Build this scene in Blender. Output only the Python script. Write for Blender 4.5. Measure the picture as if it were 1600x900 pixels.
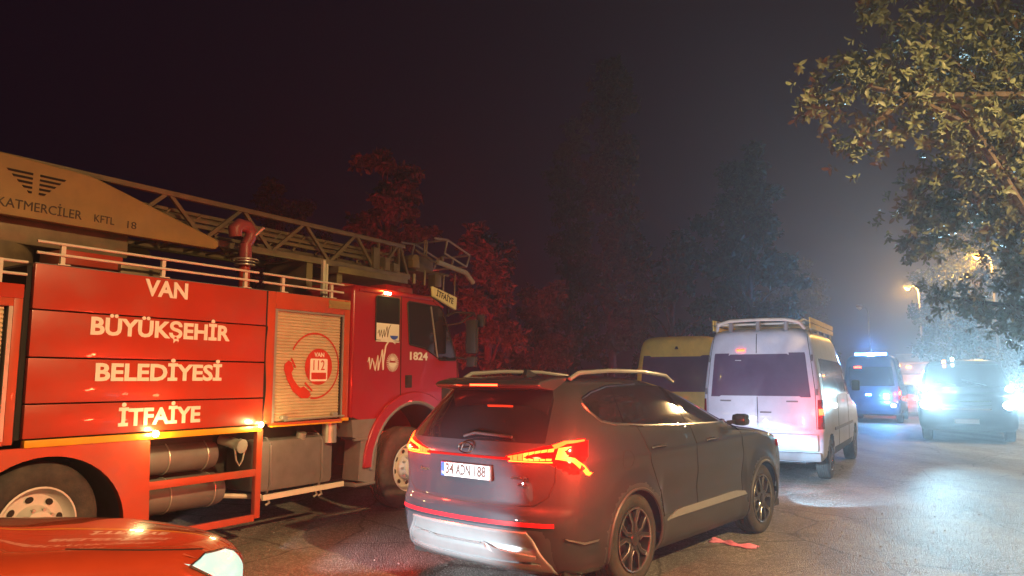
import bpy, bmesh, math, random
import numpy as np
from mathutils import Vector, Matrix

random.seed(7); RNG = np.random.default_rng(7)
for o in list(bpy.data.objects): bpy.data.objects.remove(o)
sc = bpy.context.scene
col = sc.collection
R = math.radians

# ------------------------------------------------------------------ camera
cam_d = bpy.data.cameras.new('camera'); cam = bpy.data.objects.new('camera', cam_d); col.objects.link(cam)
cam_d.sensor_width = 36; cam_d.lens = 1155 / 1600 * 36
cam_d.clip_start = .05; cam_d.clip_end = 600
cam.location = (0, 0, 1.68); cam.rotation_euler = (R(90) + math.atan(141 / 1155), 0, 0)
sc.camera = cam

# ------------------------------------------------------------------ night sky
world = bpy.data.worlds.new('World'); sc.world = world; world.use_nodes = True
wn = world.node_tree; bg = wn.nodes['Background']
bg.inputs[0].default_value = (.62, .16, .66, 1); bg.inputs[1].default_value = .008

# ------------------------------------------------------------------ exposure and sampling
sc.view_settings.view_transform = 'Standard'; sc.view_settings.look = 'None'
sc.view_settings.exposure = 0; sc.view_settings.gamma = 1; sc.view_settings.use_curve_mapping = False
cy = sc.cycles
cy.use_denoising = True
try: cy.denoiser = 'OPENIMAGEDENOISE'
except Exception: pass
cy.max_bounces = 5; cy.diffuse_bounces = 2; cy.glossy_bounces = 3; cy.transmission_bounces = 3
cy.volume_bounces = 0; cy.sample_clamp_indirect = 2.0; cy.sample_clamp_direct = 0
cy.caustics_reflective = False; cy.caustics_refractive = False; cy.blur_glossy = 1.0
cy.use_light_tree = True

# ------------------------------------------------------------------ materials
MATS = {}
def nn(nt, t, **kw):
    n = nt.nodes.new(t)
    for k, v in kw.items(): setattr(n, k, v)
    return n
def mat(name, rgb, rough=.5, metal=0, coat=0, var=.12, scale=6, bump=0, bscale=120, emit=None, es=0, spec=.5, island=0, dirt=None, trans=0):
    """procedural principled material: two noise octaves vary colour and roughness, optional dirt film and fine relief"""
    m = bpy.data.materials.new(name); m.use_nodes = True; nt = m.node_tree
    b = nt.nodes['Principled BSDF']
    b.inputs['Roughness'].default_value = rough; b.inputs['Metallic'].default_value = metal
    b.inputs['Coat Weight'].default_value = coat; b.inputs['Coat Roughness'].default_value = .022
    b.inputs['Specular IOR Level'].default_value = spec
    tc = nn(nt, 'ShaderNodeTexCoord'); no = nn(nt, 'ShaderNodeTexNoise')
    no.inputs['Scale'].default_value = scale; no.inputs['Detail'].default_value = 6; no.inputs['Roughness'].default_value = .62
    nt.links.new(tc.outputs['Object'], no.inputs['Vector'])
    r = nn(nt, 'ShaderNodeValToRGB')
    r.color_ramp.elements[0].position = .3; r.color_ramp.elements[1].position = .7
    r.color_ramp.elements[0].color = tuple(max(0, c * (1 - var)) for c in rgb) + (1,)
    r.color_ramp.elements[1].color = tuple(min(1, c * (1 + var)) for c in rgb) + (1,)
    nt.links.new(no.outputs['Fac'], r.inputs['Fac'])
    out = r.outputs['Color']
    if island:
        g = nn(nt, 'ShaderNodeNewGeometry'); hs = nn(nt, 'ShaderNodeHueSaturation')
        mr = nn(nt, 'ShaderNodeMapRange'); mr.inputs[3].default_value = 1 - island; mr.inputs[4].default_value = 1 + island
        nt.links.new(g.outputs['Random Per Island'], mr.inputs[0]); nt.links.new(mr.outputs[0], hs.inputs['Value'])
        mr2 = nn(nt, 'ShaderNodeMapRange'); mr2.inputs[3].default_value = .492; mr2.inputs[4].default_value = .515
        nt.links.new(g.outputs['Random Per Island'], mr2.inputs[0]); nt.links.new(mr2.outputs[0], hs.inputs['Hue'])
        nt.links.new(out, hs.inputs['Color']); out = hs.outputs['Color']
    if dirt:
        d2 = nn(nt, 'ShaderNodeTexNoise'); d2.inputs['Scale'].default_value = 2.3; d2.inputs['Detail'].default_value = 9; d2.inputs['Roughness'].default_value = .7
        nt.links.new(tc.outputs['Object'], d2.inputs['Vector'])
        rr = nn(nt, 'ShaderNodeMapRange'); rr.inputs[1].default_value = .45; rr.inputs[2].default_value = .75; rr.inputs[4].default_value = dirt
        nt.links.new(d2.outputs['Fac'], rr.inputs[0])
        mx = nn(nt, 'ShaderNodeMixRGB'); mx.inputs[2].default_value = (.16, .13, .10, 1)
        nt.links.new(rr.outputs[0], mx.inputs[0]); nt.links.new(out, mx.inputs[1]); out = mx.outputs[0]
        ra = nn(nt, 'ShaderNodeMapRange'); ra.inputs[3].default_value = rough; ra.inputs[4].default_value = min(1, rough + .35)
        nt.links.new(rr.outputs[0], ra.inputs[0]); nt.links.new(ra.outputs[0], b.inputs['Roughness'])
    nt.links.new(out, b.inputs['Base Color'])
    if bump:
        n3 = nn(nt, 'ShaderNodeTexNoise'); n3.inputs['Scale'].default_value = bscale; n3.inputs['Detail'].default_value = 4
        nt.links.new(tc.outputs['Object'], n3.inputs['Vector'])
        bp = nn(nt, 'ShaderNodeBump'); bp.inputs['Strength'].default_value = bump; bp.inputs['Distance'].default_value = .01
        nt.links.new(n3.outputs['Fac'], bp.inputs['Height']); nt.links.new(bp.outputs['Normal'], b.inputs['Normal'])
    if emit:
        b.inputs['Emission Color'].default_value = tuple(emit) + (1,); b.inputs['Emission Strength'].default_value = es
    MATS[name] = m
    return m
mat('truck_red', (.40, .034, .011), .32, coat=.5, var=.10, scale=1.5, dirt=.28)
mat('truck_red_frame', (.45, .06, .02), .4, coat=.2, var=.12, scale=4, dirt=.35)
mat('cab_red', (.34, .008, .016), .28, coat=.7, var=.08, scale=1.5, dirt=.15)
mat('monitor_paint', (.30, .06, .07), .4, var=.2, dirt=.3)
mat('dark_gap', (.012, .008, .007), .8)
mat('aluminium', (.50, .48, .44), .38, metal=.6, var=.12, scale=8, dirt=.25)
mat('shutter_metal', (.64, .52, .34), .42, metal=.25, var=.08, scale=5, dirt=.2)
mat('white_text', (.78, .76, .72), .5, var=.06)
mat('red_print', (.50, .035, .015), .5)
mat('dark_print', (.05, .03, .02), .6)
mat('strip_yellow', (.75, .36, .01), .35, coat=.2, dirt=.2)
mat('boom_yellow', (.30, .20, .07), .5, var=.15, scale=3, dirt=.35)
mat('ladder_metal', (.26, .19, .12), .5, metal=.45, var=.2, scale=6, dirt=.3)
mat('rail_white', (.62, .58, .50), .4, var=.08)
mat('black_plastic', (.022, .022, .024), .55, var=.2)
mat('grey_plastic', (.17, .16, .17), .5, var=.15, dirt=.3)
mat('tank_grey', (.14, .13, .135), .5, var=.2, scale=5, dirt=.4)
mat('chassis', (.03, .026, .024), .75, var=.3)
mat('rubber', (.030, .029, .030), .82, var=.3, scale=14, bump=.25, bscale=60, dirt=.55)
mat('rim_white', (.55, .53, .50), .45, var=.1, dirt=.35)
mat('glass_dark', (.012, .012, .015), .06, coat=.3, var=.05)
mat('chrome', (.75, .74, .72), .12, metal=1, var=.04)
mat('suv_paint', (.031, .035, .044), .42, metal=.10, coat=1.0, var=.06, scale=2, dirt=.05, spec=.12)
mat('suv_silver', (.42, .43, .44), .26, metal=.55, coat=.3, var=.06)
mat('suv_clad', (.048, .051, .060), .45, var=.1, dirt=.12)
mat('alloy_dark', (.06, .06, .065), .3, metal=.6, coat=.3, var=.1)
mat('alloy_cut', (.50, .50, .52), .25, metal=.9, var=.05)
mat('lamp_red_glass', (.20, .006, .006), .12, coat=.6, var=.05)
mat('reflector_red', (.55, .02, .03), .25, coat=.4, var=.05)
mat('plate_white', (.58, .60, .61), .4, var=.03)
mat('plate_blue', (.02, .10, .55), .4, var=.05)
mat('van_white', (.58, .60, .68), .32, coat=.4, var=.06, scale=2, dirt=.22)
mat('van_glass', (.10, .065, .12), .22, coat=.4, var=.08)
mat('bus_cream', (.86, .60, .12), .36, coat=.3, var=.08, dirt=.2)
mat('red_car', (.33, .040, .012), .25, coat=.9, var=.06)
mat('night_paint', (.012, .014, .018), .28, coat=.6, var=.1)
mat('blue_paint', (.02, .035, .07), .3, coat=.6, var=.1)
mat('tarp_grey', (.30, .29, .28), .7, var=.2, scale=2)
mat('cloth_pink', (.80, .26, .42), .85, var=.2, scale=9, bump=.4, bscale=200)
mat('bark', (.10, .075, .055), .85, var=.4, scale=8, bump=.8, bscale=40)
mat('leaf_near', (.145, .172, .095), .5, var=.25, scale=2.0, island=.32)
mat('leaf_far', (.060, .075, .030), .6, var=.3, scale=.6, island=.4)
mat('pole_metal', (.30, .29, .27), .5, metal=.4, var=.15)
mat('lit_tail', (.5, .02, .01), .4, emit=(1, .045, .005), es=12)
mat('lit_tail_hot', (.5, .1, .01), .4, emit=(1, .050, .005), es=20)
mat('lit_brake', (.5, .02, .01), .4, emit=(1, .045, .012), es=16)
mat('lit_amber', (.5, .2, .02), .4, emit=(1, .30, .03), es=20)
mat('lit_marker', (.8, .8, .4), .4, emit=(1, .86, .38), es=38)
mat('lit_head', (.9, .95, 1), .3, emit=(.80, .95, 1), es=45)
mat('lit_head_soft', (.25, .28, .28), .15, emit=(.36, .95, .84), es=.85)
mat('lit_sodium', (1, .7, .2), .4, emit=(1, .40, .03), es=9)
mat('lit_blue', (.1, .3, 1), .4, emit=(.10, .36, 1), es=30)
mat('lit_sign', (.62, .52, .25), .5, emit=(1, .72, .22), es=.10)

# ------------------------------------------------------------------ mesh helpers
def tag(o, label=None, cat=None, group=None, kind=None):
    if label: o['label'] = label
    if cat: o['category'] = cat
    if group: o['group'] = group
    if kind: o['kind'] = kind
    return o
def empty(name, loc=(0, 0, 0), heading=None, label=None, cat=None, group=None):
    o = bpy.data.objects.new(name, None); col.objects.link(o); o.location = loc; o.empty_display_size = .2
    if heading is not None: o.rotation_euler = (0, 0, R(90 - heading))
    return tag(o, label, cat, group)
class MB:
    def __init__(s): s.v = []; s.f = []
    def add(s, vs, fs):
        b = len(s.v); s.v += [tuple(p) for p in vs]; s.f += [tuple(b + i for i in f) for f in fs]; return s
    def box(s, x0, x1, y0, y1, z0, z1, c=0):
        if c <= 0:
            vs = [(x, y, z) for z in (z0, z1) for y in (y0, y1) for x in (x0, x1)]
            return s.add(vs, [(0, 2, 3, 1), (4, 5, 7, 6), (0, 1, 5, 4), (2, 6, 7, 3), (0, 4, 6, 2), (1, 3, 7, 5)])
        bm = bmesh.new(); bmesh.ops.create_cube(bm, size=1)
        for v in bm.verts: v.co = Vector(((x0 + x1) / 2 + v.co.x * (x1 - x0), (y0 + y1) / 2 + v.co.y * (y1 - y0), (z0 + z1) / 2 + v.co.z * (z1 - z0)))
        bmesh.ops.bevel(bm, geom=bm.edges[:], offset=c, segments=2, profile=.6, affect='EDGES')
        bm.verts.index_update(); s.add([v.co[:] for v in bm.verts], [[v.index for v in f.verts] for f in bm.faces]); bm.free(); return s
    def tube(s, pts, r, n=8, caps=True):
        pts = [Vector(p) for p in pts]; rs = r if isinstance(r, (list, tuple)) else [r] * len(pts)
        rings = []; prev = None
        for i, p in enumerate(pts):
            d = (pts[min(i + 1, len(pts) - 1)] - pts[max(i - 1, 0)]).normalized()
            a = prev if prev is not None else (Vector((0, 0, 1)) if abs(d.z) < .9 else Vector((1, 0, 0)))
            u = (a - d * a.dot(d)).normalized(); w = d.cross(u); prev = u
            rings.append([p + (u * math.cos(2 * math.pi * k / n) + w * math.sin(2 * math.pi * k / n)) * rs[i] for k in range(n)])
        vs = [q for g in rings for q in g]; fs = []
        for i in range(len(pts) - 1):
            for k in range(n): fs.append((i * n + k, i * n + (k + 1) % n, (i + 1) * n + (k + 1) % n, (i + 1) * n + k))
        if caps: fs.append(tuple(range(n - 1, -1, -1))); fs.append(tuple((len(pts) - 1) * n + k for k in range(n)))
        return s.add(vs, fs)
    def bar(s, a, b, w, h):
        a, b = Vector(a), Vector(b); d = (b - a).normalized()
        up = Vector((0, 0, 1)) if abs(d.z) < .95 else Vector((1, 0, 0))
        u = d.cross(up).normalized(); v = u.cross(d)
        q = [p + u * sx * w / 2 + v * sy * h / 2 for p in (a, b) for sx, sy in ((-1, -1), (1, -1), (1, 1), (-1, 1))]
        return s.add(q, [(3, 2, 1, 0), (4, 5, 6, 7), (0, 1, 5, 4), (1, 2, 6, 5), (2, 3, 7, 6), (3, 0, 4, 7)])
    def lathe(s, prof, n=40, origin=(0, 0, 0)):
        """prof: (radius, offset along y); axis = local y"""
        o = Vector(origin); vs = []; fs = []
        for r, y in prof:
            for k in range(n):
                a = 2 * math.pi * k / n; vs.append(o + Vector((r * math.cos(a), y, r * math.sin(a))))
        for i in range(len(prof) - 1):
            for k in range(n): fs.append((i * n + k, (i + 1) * n + k, (i + 1) * n + (k + 1) % n, i * n + (k + 1) % n))
        return s.add(vs, fs)
    def prism(s, poly, y0, y1, holes=()):
        """poly in (x, z), extruded along y; holes are (x, z) polygons"""
        bm = bmesh.new(); loops = []
        for pl in [poly] + list(holes):
            vs = [bm.verts.new((x, y0, z)) for x, z in pl]
            loops.append([bm.edges.new((vs[i], vs[(i + 1) % len(vs)])) for i in range(len(vs))])
        r = bmesh.ops.triangle_fill(bm, edges=[e for l in loops for e in l], use_beauty=True, use_dissolve=False)
        faces = [g for g in r['geom'] if isinstance(g, bmesh.types.BMFace)]
        ex = bmesh.ops.extrude_face_region(bm, geom=faces)
        for g in ex['geom']:
            if isinstance(g, bmesh.types.BMVert): g.co.y = y1
        bmesh.ops.recalc_face_normals(bm, faces=bm.faces[:]); bm.verts.index_update()
        s.add([v.co[:] for v in bm.verts], [[v.index for v in f.verts] for f in bm.faces]); bm.free(); return s
    def build(s, name, m, parent=None, sharp=35, bevel=0, fix=False):
        me = bpy.data.meshes.new(name); me.from_pydata(s.v, [], s.f); me.update()
        if fix:
            bm = bmesh.new(); bm.from_mesh(me); bmesh.ops.remove_doubles(bm, verts=bm.verts[:], dist=1e-5)
            bmesh.ops.recalc_face_normals(bm, faces=bm.faces[:]); bm.to_mesh(me); bm.free()
        me.polygons.foreach_set('use_smooth', [True] * len(me.polygons)); me.set_sharp_from_angle(angle=R(sharp))
        if m: me.materials.append(MATS[m])
        o = bpy.data.objects.new(name, me); col.objects.link(o); o.parent = parent
        if bevel:
            bv = o.modifiers.new('edge', 'BEVEL'); bv.width = bevel; bv.segments = 2; bv.limit_method = 'ANGLE'
        return o
def one(name, m, parent, fn, **kw):
    b = MB(); fn(b); return b.build(name, m, parent, **kw)
def lettering(text, size, m, parent, M, offset=0., extrude=.002, align='CENTER', xs=1., spacing=1., name='lettering', shear=0):
    cu = bpy.data.curves.new('t', 'FONT'); cu.body = text; cu.size = size; cu.offset = offset; cu.extrude = extrude
    cu.align_x = align; cu.align_y = 'CENTER'; cu.space_character = spacing; cu.shear = shear; cu.resolution_u = 3
    t = bpy.data.objects.new('t', cu); col.objects.link(t)
    dg = bpy.context.evaluated_depsgraph_get(); me = bpy.data.meshes.new_from_object(t.evaluated_get(dg))
    bpy.data.objects.remove(t)
    me.transform(Matrix.Diagonal((xs, 1, 1, 1))); me.materials.clear(); me.materials.append(MATS[m]); me.name = name
    o = bpy.data.objects.new(name, me); col.objects.link(o); o.parent = parent; o.matrix_local = M
    return o
def M_side(x, y, z):   # reads on a vehicle's right flank
    return Matrix(((1, 0, 0, x), (0, 0, -1, y), (0, 1, 0, z), (0, 0, 0, 1)))
def M_rear(x, y, z, tilt=0):
    m = Matrix(((0, 0, -1, x), (-1, 0, 0, y), (0, 1, 0, z), (0, 0, 0, 1)))
    return m @ Matrix.Rotation(tilt, 4, 'X')
def point(name, parent, loc, rgb, watts, radius=.04):
    l = bpy.data.lights.new(name, 'POINT'); l.color = rgb; l.energy = watts; l.shadow_soft_size = radius
    o = bpy.data.objects.new(name, l); col.objects.link(o); o.parent = parent; o.location = loc; return o
def spot(name, parent, loc, dirv, rgb, watts, angle=70, blend=.6, radius=.05):
    l = bpy.data.lights.new(name, 'SPOT'); l.color = rgb; l.energy = watts; l.spot_size = R(angle); l.spot_blend = blend; l.shadow_soft_size = radius
    o = bpy.data.objects.new(name, l); col.objects.link(o); o.parent = parent; o.location = loc
    o.rotation_euler = Vector(dirv).to_track_quat('-Z', 'Y').to_euler(); return o
def circle_poly(cx, cz, r, n=48, a0=0, a1=360):
    k = n if a1 - a0 >= 360 else n + 1
    return [(cx + r * math.cos(R(a0 + (a1 - a0) * i / n)), cz + r * math.sin(R(a0 + (a1 - a0) * i / n))) for i in range(k)]
def copy_tree(o, parent=None):
    c = o.copy(); col.objects.link(c); c.parent = parent
    for ch in list(o.children):
        copy_tree(ch, c)
    return c

# ------------------------------------------------------------------ lofted vehicle shell
def pchip(xs, ys):
    xs, ys = np.array(xs, float), np.array(ys, float); h = np.diff(xs); d = np.diff(ys) / h; m = np.zeros_like(ys)
    for i in range(1, len(xs) - 1):
        if d[i - 1] * d[i] > 0:
            w1, w2 = 2 * h[i] + h[i - 1], h[i] + 2 * h[i - 1]; m[i] = (w1 + w2) / (w1 / d[i - 1] + w2 / d[i])
    m[0], m[-1] = d[0], d[-1]
    def f(x):
        x = np.clip(x, xs[0], xs[-1]); i = np.clip(np.searchsorted(xs, x) - 1, 0, len(xs) - 2)
        t = (x - xs[i]) / h[i]
        return (ys[i] * (2 * t**3 - 3 * t**2 + 1) + h[i] * m[i] * (t**3 - 2 * t**2 + t) + ys[i + 1] * (-2 * t**3 + 3 * t**2) + h[i] * m[i + 1] * (t**3 - t**2))
    return f
def poly_near(p, poly):
    """signed inside flag and nearest boundary point"""
    best = (1e9, None); ins = False; n = len(poly)
    for i in range(n):
        ax, az = poly[i]; bx, bz = poly[(i + 1) % n]; dx, dz = bx - ax, bz - az; L = dx * dx + dz * dz
        t = 0 if L == 0 else max(0, min(1, ((p[0] - ax) * dx + (p[1] - az) * dz) / L))
        q = (ax + t * dx, az + t * dz); d = (q[0] - p[0])**2 + (q[1] - p[1])**2
        if d < best[0]: best = (d, q)
        if (az > p[1]) != (bz > p[1]) and p[0] < (bx - ax) * (p[1] - az) / (bz - az) + ax: ins = not ins
    return ins, math.sqrt(best[0]), best[1]
class Shell:
    """rows: (z, rear x, front x, half width, rear corner length, front corner length)"""
    def __init__(s, rows, n=3.0, bulge=.03, side_disp=None, rear_disp=None):
        z = [r[0] for r in rows]; s.z0, s.z1 = z[0], z[-1]; s.n = n; s.bulge = bulge
        s.fx0, s.fx1, s.fw, s.far, s.faf = (pchip(z, [r[k] for r in rows]) for k in range(1, 6))
        s.sd = side_disp; s.rd = rear_disp
    def side_y(s, x, z):
        x0, x1, w, ar, af = s.fx0(z), s.fx1(z), s.fw(z), s.far(z), s.faf(z); n = s.n
        if x < x0 + ar: y = w * max(0, 1 - max(0, (x0 + ar - x) / ar) ** n) ** (1 / n) if x > x0 else 0
        elif x > x1 - af: y = w * max(0, 1 - max(0, (x - x1 + af) / af) ** n) ** (1 / n) if x < x1 else 0
        else: y = w
        xm = (x0 + x1) / 2; L = max(.2, (x1 - x0) / 2); y *= 1 - s.bulge * ((x - xm) / L) ** 2
        return y + (s.sd(x, z) if s.sd else 0)
    def rear_x(s, y, z):
        x0, w, ar = s.fx0(z), s.fw(z) * (1 - s.bulge), s.far(z); t = min(1, abs(y) / w)
        return x0 + ar * (1 - (1 - t ** s.n) ** (1 / s.n)) + (s.rd(y, z) if s.rd else 0)
    def front_x(s, y, z):
        x1, w, af = s.fx1(z), s.fw(z) * (1 - s.bulge), s.faf(z); t = min(1, abs(y) / w)
        return x1 - af * (1 - (1 - t ** s.n) ** (1 / s.n))
    def on(s, view, a, z, off=0):
        if view in 'RL':
            sg = -1 if view == 'R' else 1; e = .004
            y = s.side_y(a, z); nx = -(s.side_y(a + e, z) - s.side_y(a - e, z)) / (2 * e); nz = -(s.side_y(a, z + e) - s.side_y(a, z - e)) / (2 * e)
            k = off / math.sqrt(1 + nx * nx + nz * nz); return Vector((a + nx * k, sg * (y + k), z + nz * k))
        e = .004; f = s.rear_x if view == 'B' else s.front_x; sg = -1 if view == 'B' else 1
        x = f(a, z); ny = (f(a + e, z) - f(a - e, z)) / (2 * e) * -sg; nz = (f(a, z + e) - f(a, z - e)) / (2 * e) * -sg
        k = off / math.sqrt(1 + ny * ny + nz * nz); return Vector((x + sg * k, a + ny * k, z + nz * k))
    def mesh(s, regions, parent, body=('body', None), nr=70, nb=34, ns=80, nf=24, mirror=True):
        """regions: (name, material or None for a hole, view, polygon); each becomes a mesh of its own"""
        zz = np.linspace(s.z0, s.z1, 600); q = np.stack([zz * 1.6, s.fx0(zz), s.fx1(zz) * .35, s.fw(zz)], 1)
        L = np.concatenate([[0], np.cumsum(np.sqrt((np.diff(q, axis=0)**2).sum(1)))]); zs = np.interp(np.linspace(0, L[-1], nr), L, zz)
        n = s.n; half = []
        for z in zs:
            x0, x1, w, ar, af = s.fx0(z), s.fx1(z), s.fw(z), s.far(z), s.faf(z); row = []
            for k in range(nb):
                th = math.pi / 2 * k / nb; row.append(('B', w * (1 - s.bulge) * math.sin(th) ** (2 / n), x0 + ar * (1 - math.cos(th) ** (2 / n))))
            for k in range(ns + 1): row.append(('S', None, x0 + ar + (x1 - af - x0 - ar) * k / ns))
            for k in range(nf - 1, -1, -1):
                th = math.pi / 2 * k / nf; row.append(('F', w * (1 - s.bulge) * math.sin(th) ** (2 / n), x1 - af * (1 - math.cos(th) ** (2 / n))))
            half.append(row)
        C = len(half[0])
        P = {}
        for sg in (-1, 1):
            pts = [[None] * C for _ in zs]; uv = [[None] * C for _ in zs]
            for r, z in enumerate(zs):
                for c, (t, yy, x) in enumerate(half[r]):
                    if t == 'S': y = s.side_y(x, z)
                    elif t == 'B': y = yy; x = s.rear_x(y, z) if c < nb * .62 else x; y = y if c < nb * .62 else s.side_y(max(x, s.fx0(z) + 1e-4), z)
                    else: y = yy
                    pts[r][c] = [x, sg * y, z]
            for name, m, view, poly in regions:
                if view in 'RL' and (view == 'R') != (sg < 0): continue
                ix = 0 if view in 'RL' else 1
                pa = [p[0] for p in poly]; pz = [p[1] for p in poly]; lo, hi, zl, zh = min(pa) - .1, max(pa) + .1, min(pz) - .1, max(pz) + .1
                for r in range(len(zs)):
                    for c in range(C):
                        t = half[r][c][0]
                        if view == 'B' and not (t == 'B'): continue
                        if view == 'F' and t != 'F': continue
                        if view in 'RL' and (t == 'B' and c < nb * .5 or t == 'F' and c > C - nf * .5): continue
                        p = pts[r][c]; a, z = p[ix], p[2]
                        if not (lo < a < hi and zl < z < zh): continue
                        cell = []
                        if r: cell.append(math.hypot(pts[r - 1][c][ix] - a, pts[r - 1][c][2] - z))
                        if r < len(zs) - 1: cell.append(math.hypot(pts[r + 1][c][ix] - a, pts[r + 1][c][2] - z))
                        if c: cell.append(math.hypot(pts[r][c - 1][ix] - a, pts[r][c - 1][2] - z))
                        if c < C - 1: cell.append(math.hypot(pts[r][c + 1][ix] - a, pts[r][c + 1][2] - z))
                        ins, d, qn = poly_near((a, z), poly)
                        if d < .56 * min(x_ for x_ in cell if x_ > 1e-6) + .002:
                            a2, z2 = qn
                            if not (s.z0 <= z2 <= s.z1): continue
                            if view in 'RL': pts[r][c] = [a2, sg * s.side_y(a2, z2), z2]
                            elif view == 'B': pts[r][c] = [s.rear_x(a2, z2), a2, z2]
                            else: pts[r][c] = [s.front_x(a2, z2), a2, z2]
            P[sg] = pts
        parts = {i: MB() for i in range(-1, len(regions))}
        for sg in (-1, 1):
            pts = P[sg]
            for r in range(len(zs) - 1):
                for c in range(C - 1):
                    quad = [pts[r][c], pts[r][c + 1], pts[r + 1][c + 1], pts[r + 1][c]]
                    ca = [sum(p[k] for p in quad) / 4 for k in range(3)]; t = half[r][c][0]; reg = -1
                    for i, (name, m, view, poly) in enumerate(regions):
                        if view in 'RL' and ((view == 'R') != (sg < 0) or t == 'B' and c < nb * .5 or t == 'F' and c > C - nf * .5): continue
                        if view == 'B' and not t == 'B' or view == 'F' and half[r][c + 1][0] != 'F': continue
                        if poly_near((ca[0] if view in 'RL' else ca[1], ca[2]), poly)[0]: reg = i
                    if reg >= 0 and regions[reg][1] is None: continue
                    if sg > 0: quad = quad[::-1]
                    parts[reg].add(quad, [(0, 1, 2, 3)])
        top = [P[-1][-1][c] for c in range(C)] + [P[1][-1][c] for c in range(C - 2, 0, -1)]
        parts[-1].add(top, [tuple(range(len(top)))])
        out = {}
        for i, b in parts.items():
            if not b.f: continue
            nm, m = body if i < 0 else regions[i][:2]
            o = b.build(nm, m, parent, sharp=50, fix=False); me = o.data
            bm = bmesh.new(); bm.from_mesh(me); bmesh.ops.remove_doubles(bm, verts=bm.verts[:], dist=2e-4); bm.to_mesh(me); bm.free()
            me.polygons.foreach_set('use_smooth', [True] * len(me.polygons)); me.set_sharp_from_angle(angle=R(50)); out[i] = o
        return out
    def line(s, view, pts, off=0, step=.05, closed=False):
        q = []; pts = list(pts) + ([pts[0]] if closed else [])
        for (a, z), (b, w) in zip(pts[:-1], pts[1:]):
            k = max(1, int(math.hypot(b - a, w - z) / step))
            for i in range(k): q.append(s.on(view, a + (b - a) * i / k, z + (w - z) * i / k, off))
        q.append(s.on(view, *pts[-1], off)); return q
    def strip(s, b, view, A, B, off=.006, n=10, deep=.02):
        """raised patch between two polylines A and B (same number of points) lying on the shell"""
        def samp(P, t):
            k = min(len(P) - 2, int(t * (len(P) - 1))); u = t * (len(P) - 1) - k
            return P[k][0] + (P[k + 1][0] - P[k][0]) * u, P[k][1] + (P[k + 1][1] - P[k][1]) * u
        T = [i / n for i in range(n + 1)]
        a = [s.on(view, *samp(A, t), off) for t in T]; c = [s.on(view, *samp(B, t), off) for t in T]
        a2 = [s.on(view, *samp(A, t), off - deep) for t in T]; c2 = [s.on(view, *samp(B, t), off - deep) for t in T]
        m = n + 1; vs = a + c + a2 + c2; fs = []
        for i in range(n):
            fs += [(i, i + 1, m + i + 1, m + i), (2 * m + i, 2 * m + i + 1, i + 1, i), (m + i, m + i + 1, 3 * m + i + 1, 3 * m + i)]
        fs += [(0, m, 3 * m, 2 * m), (n, 2 * m + n, 3 * m + n, m + n)]
        return b.add(vs, fs)

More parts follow.
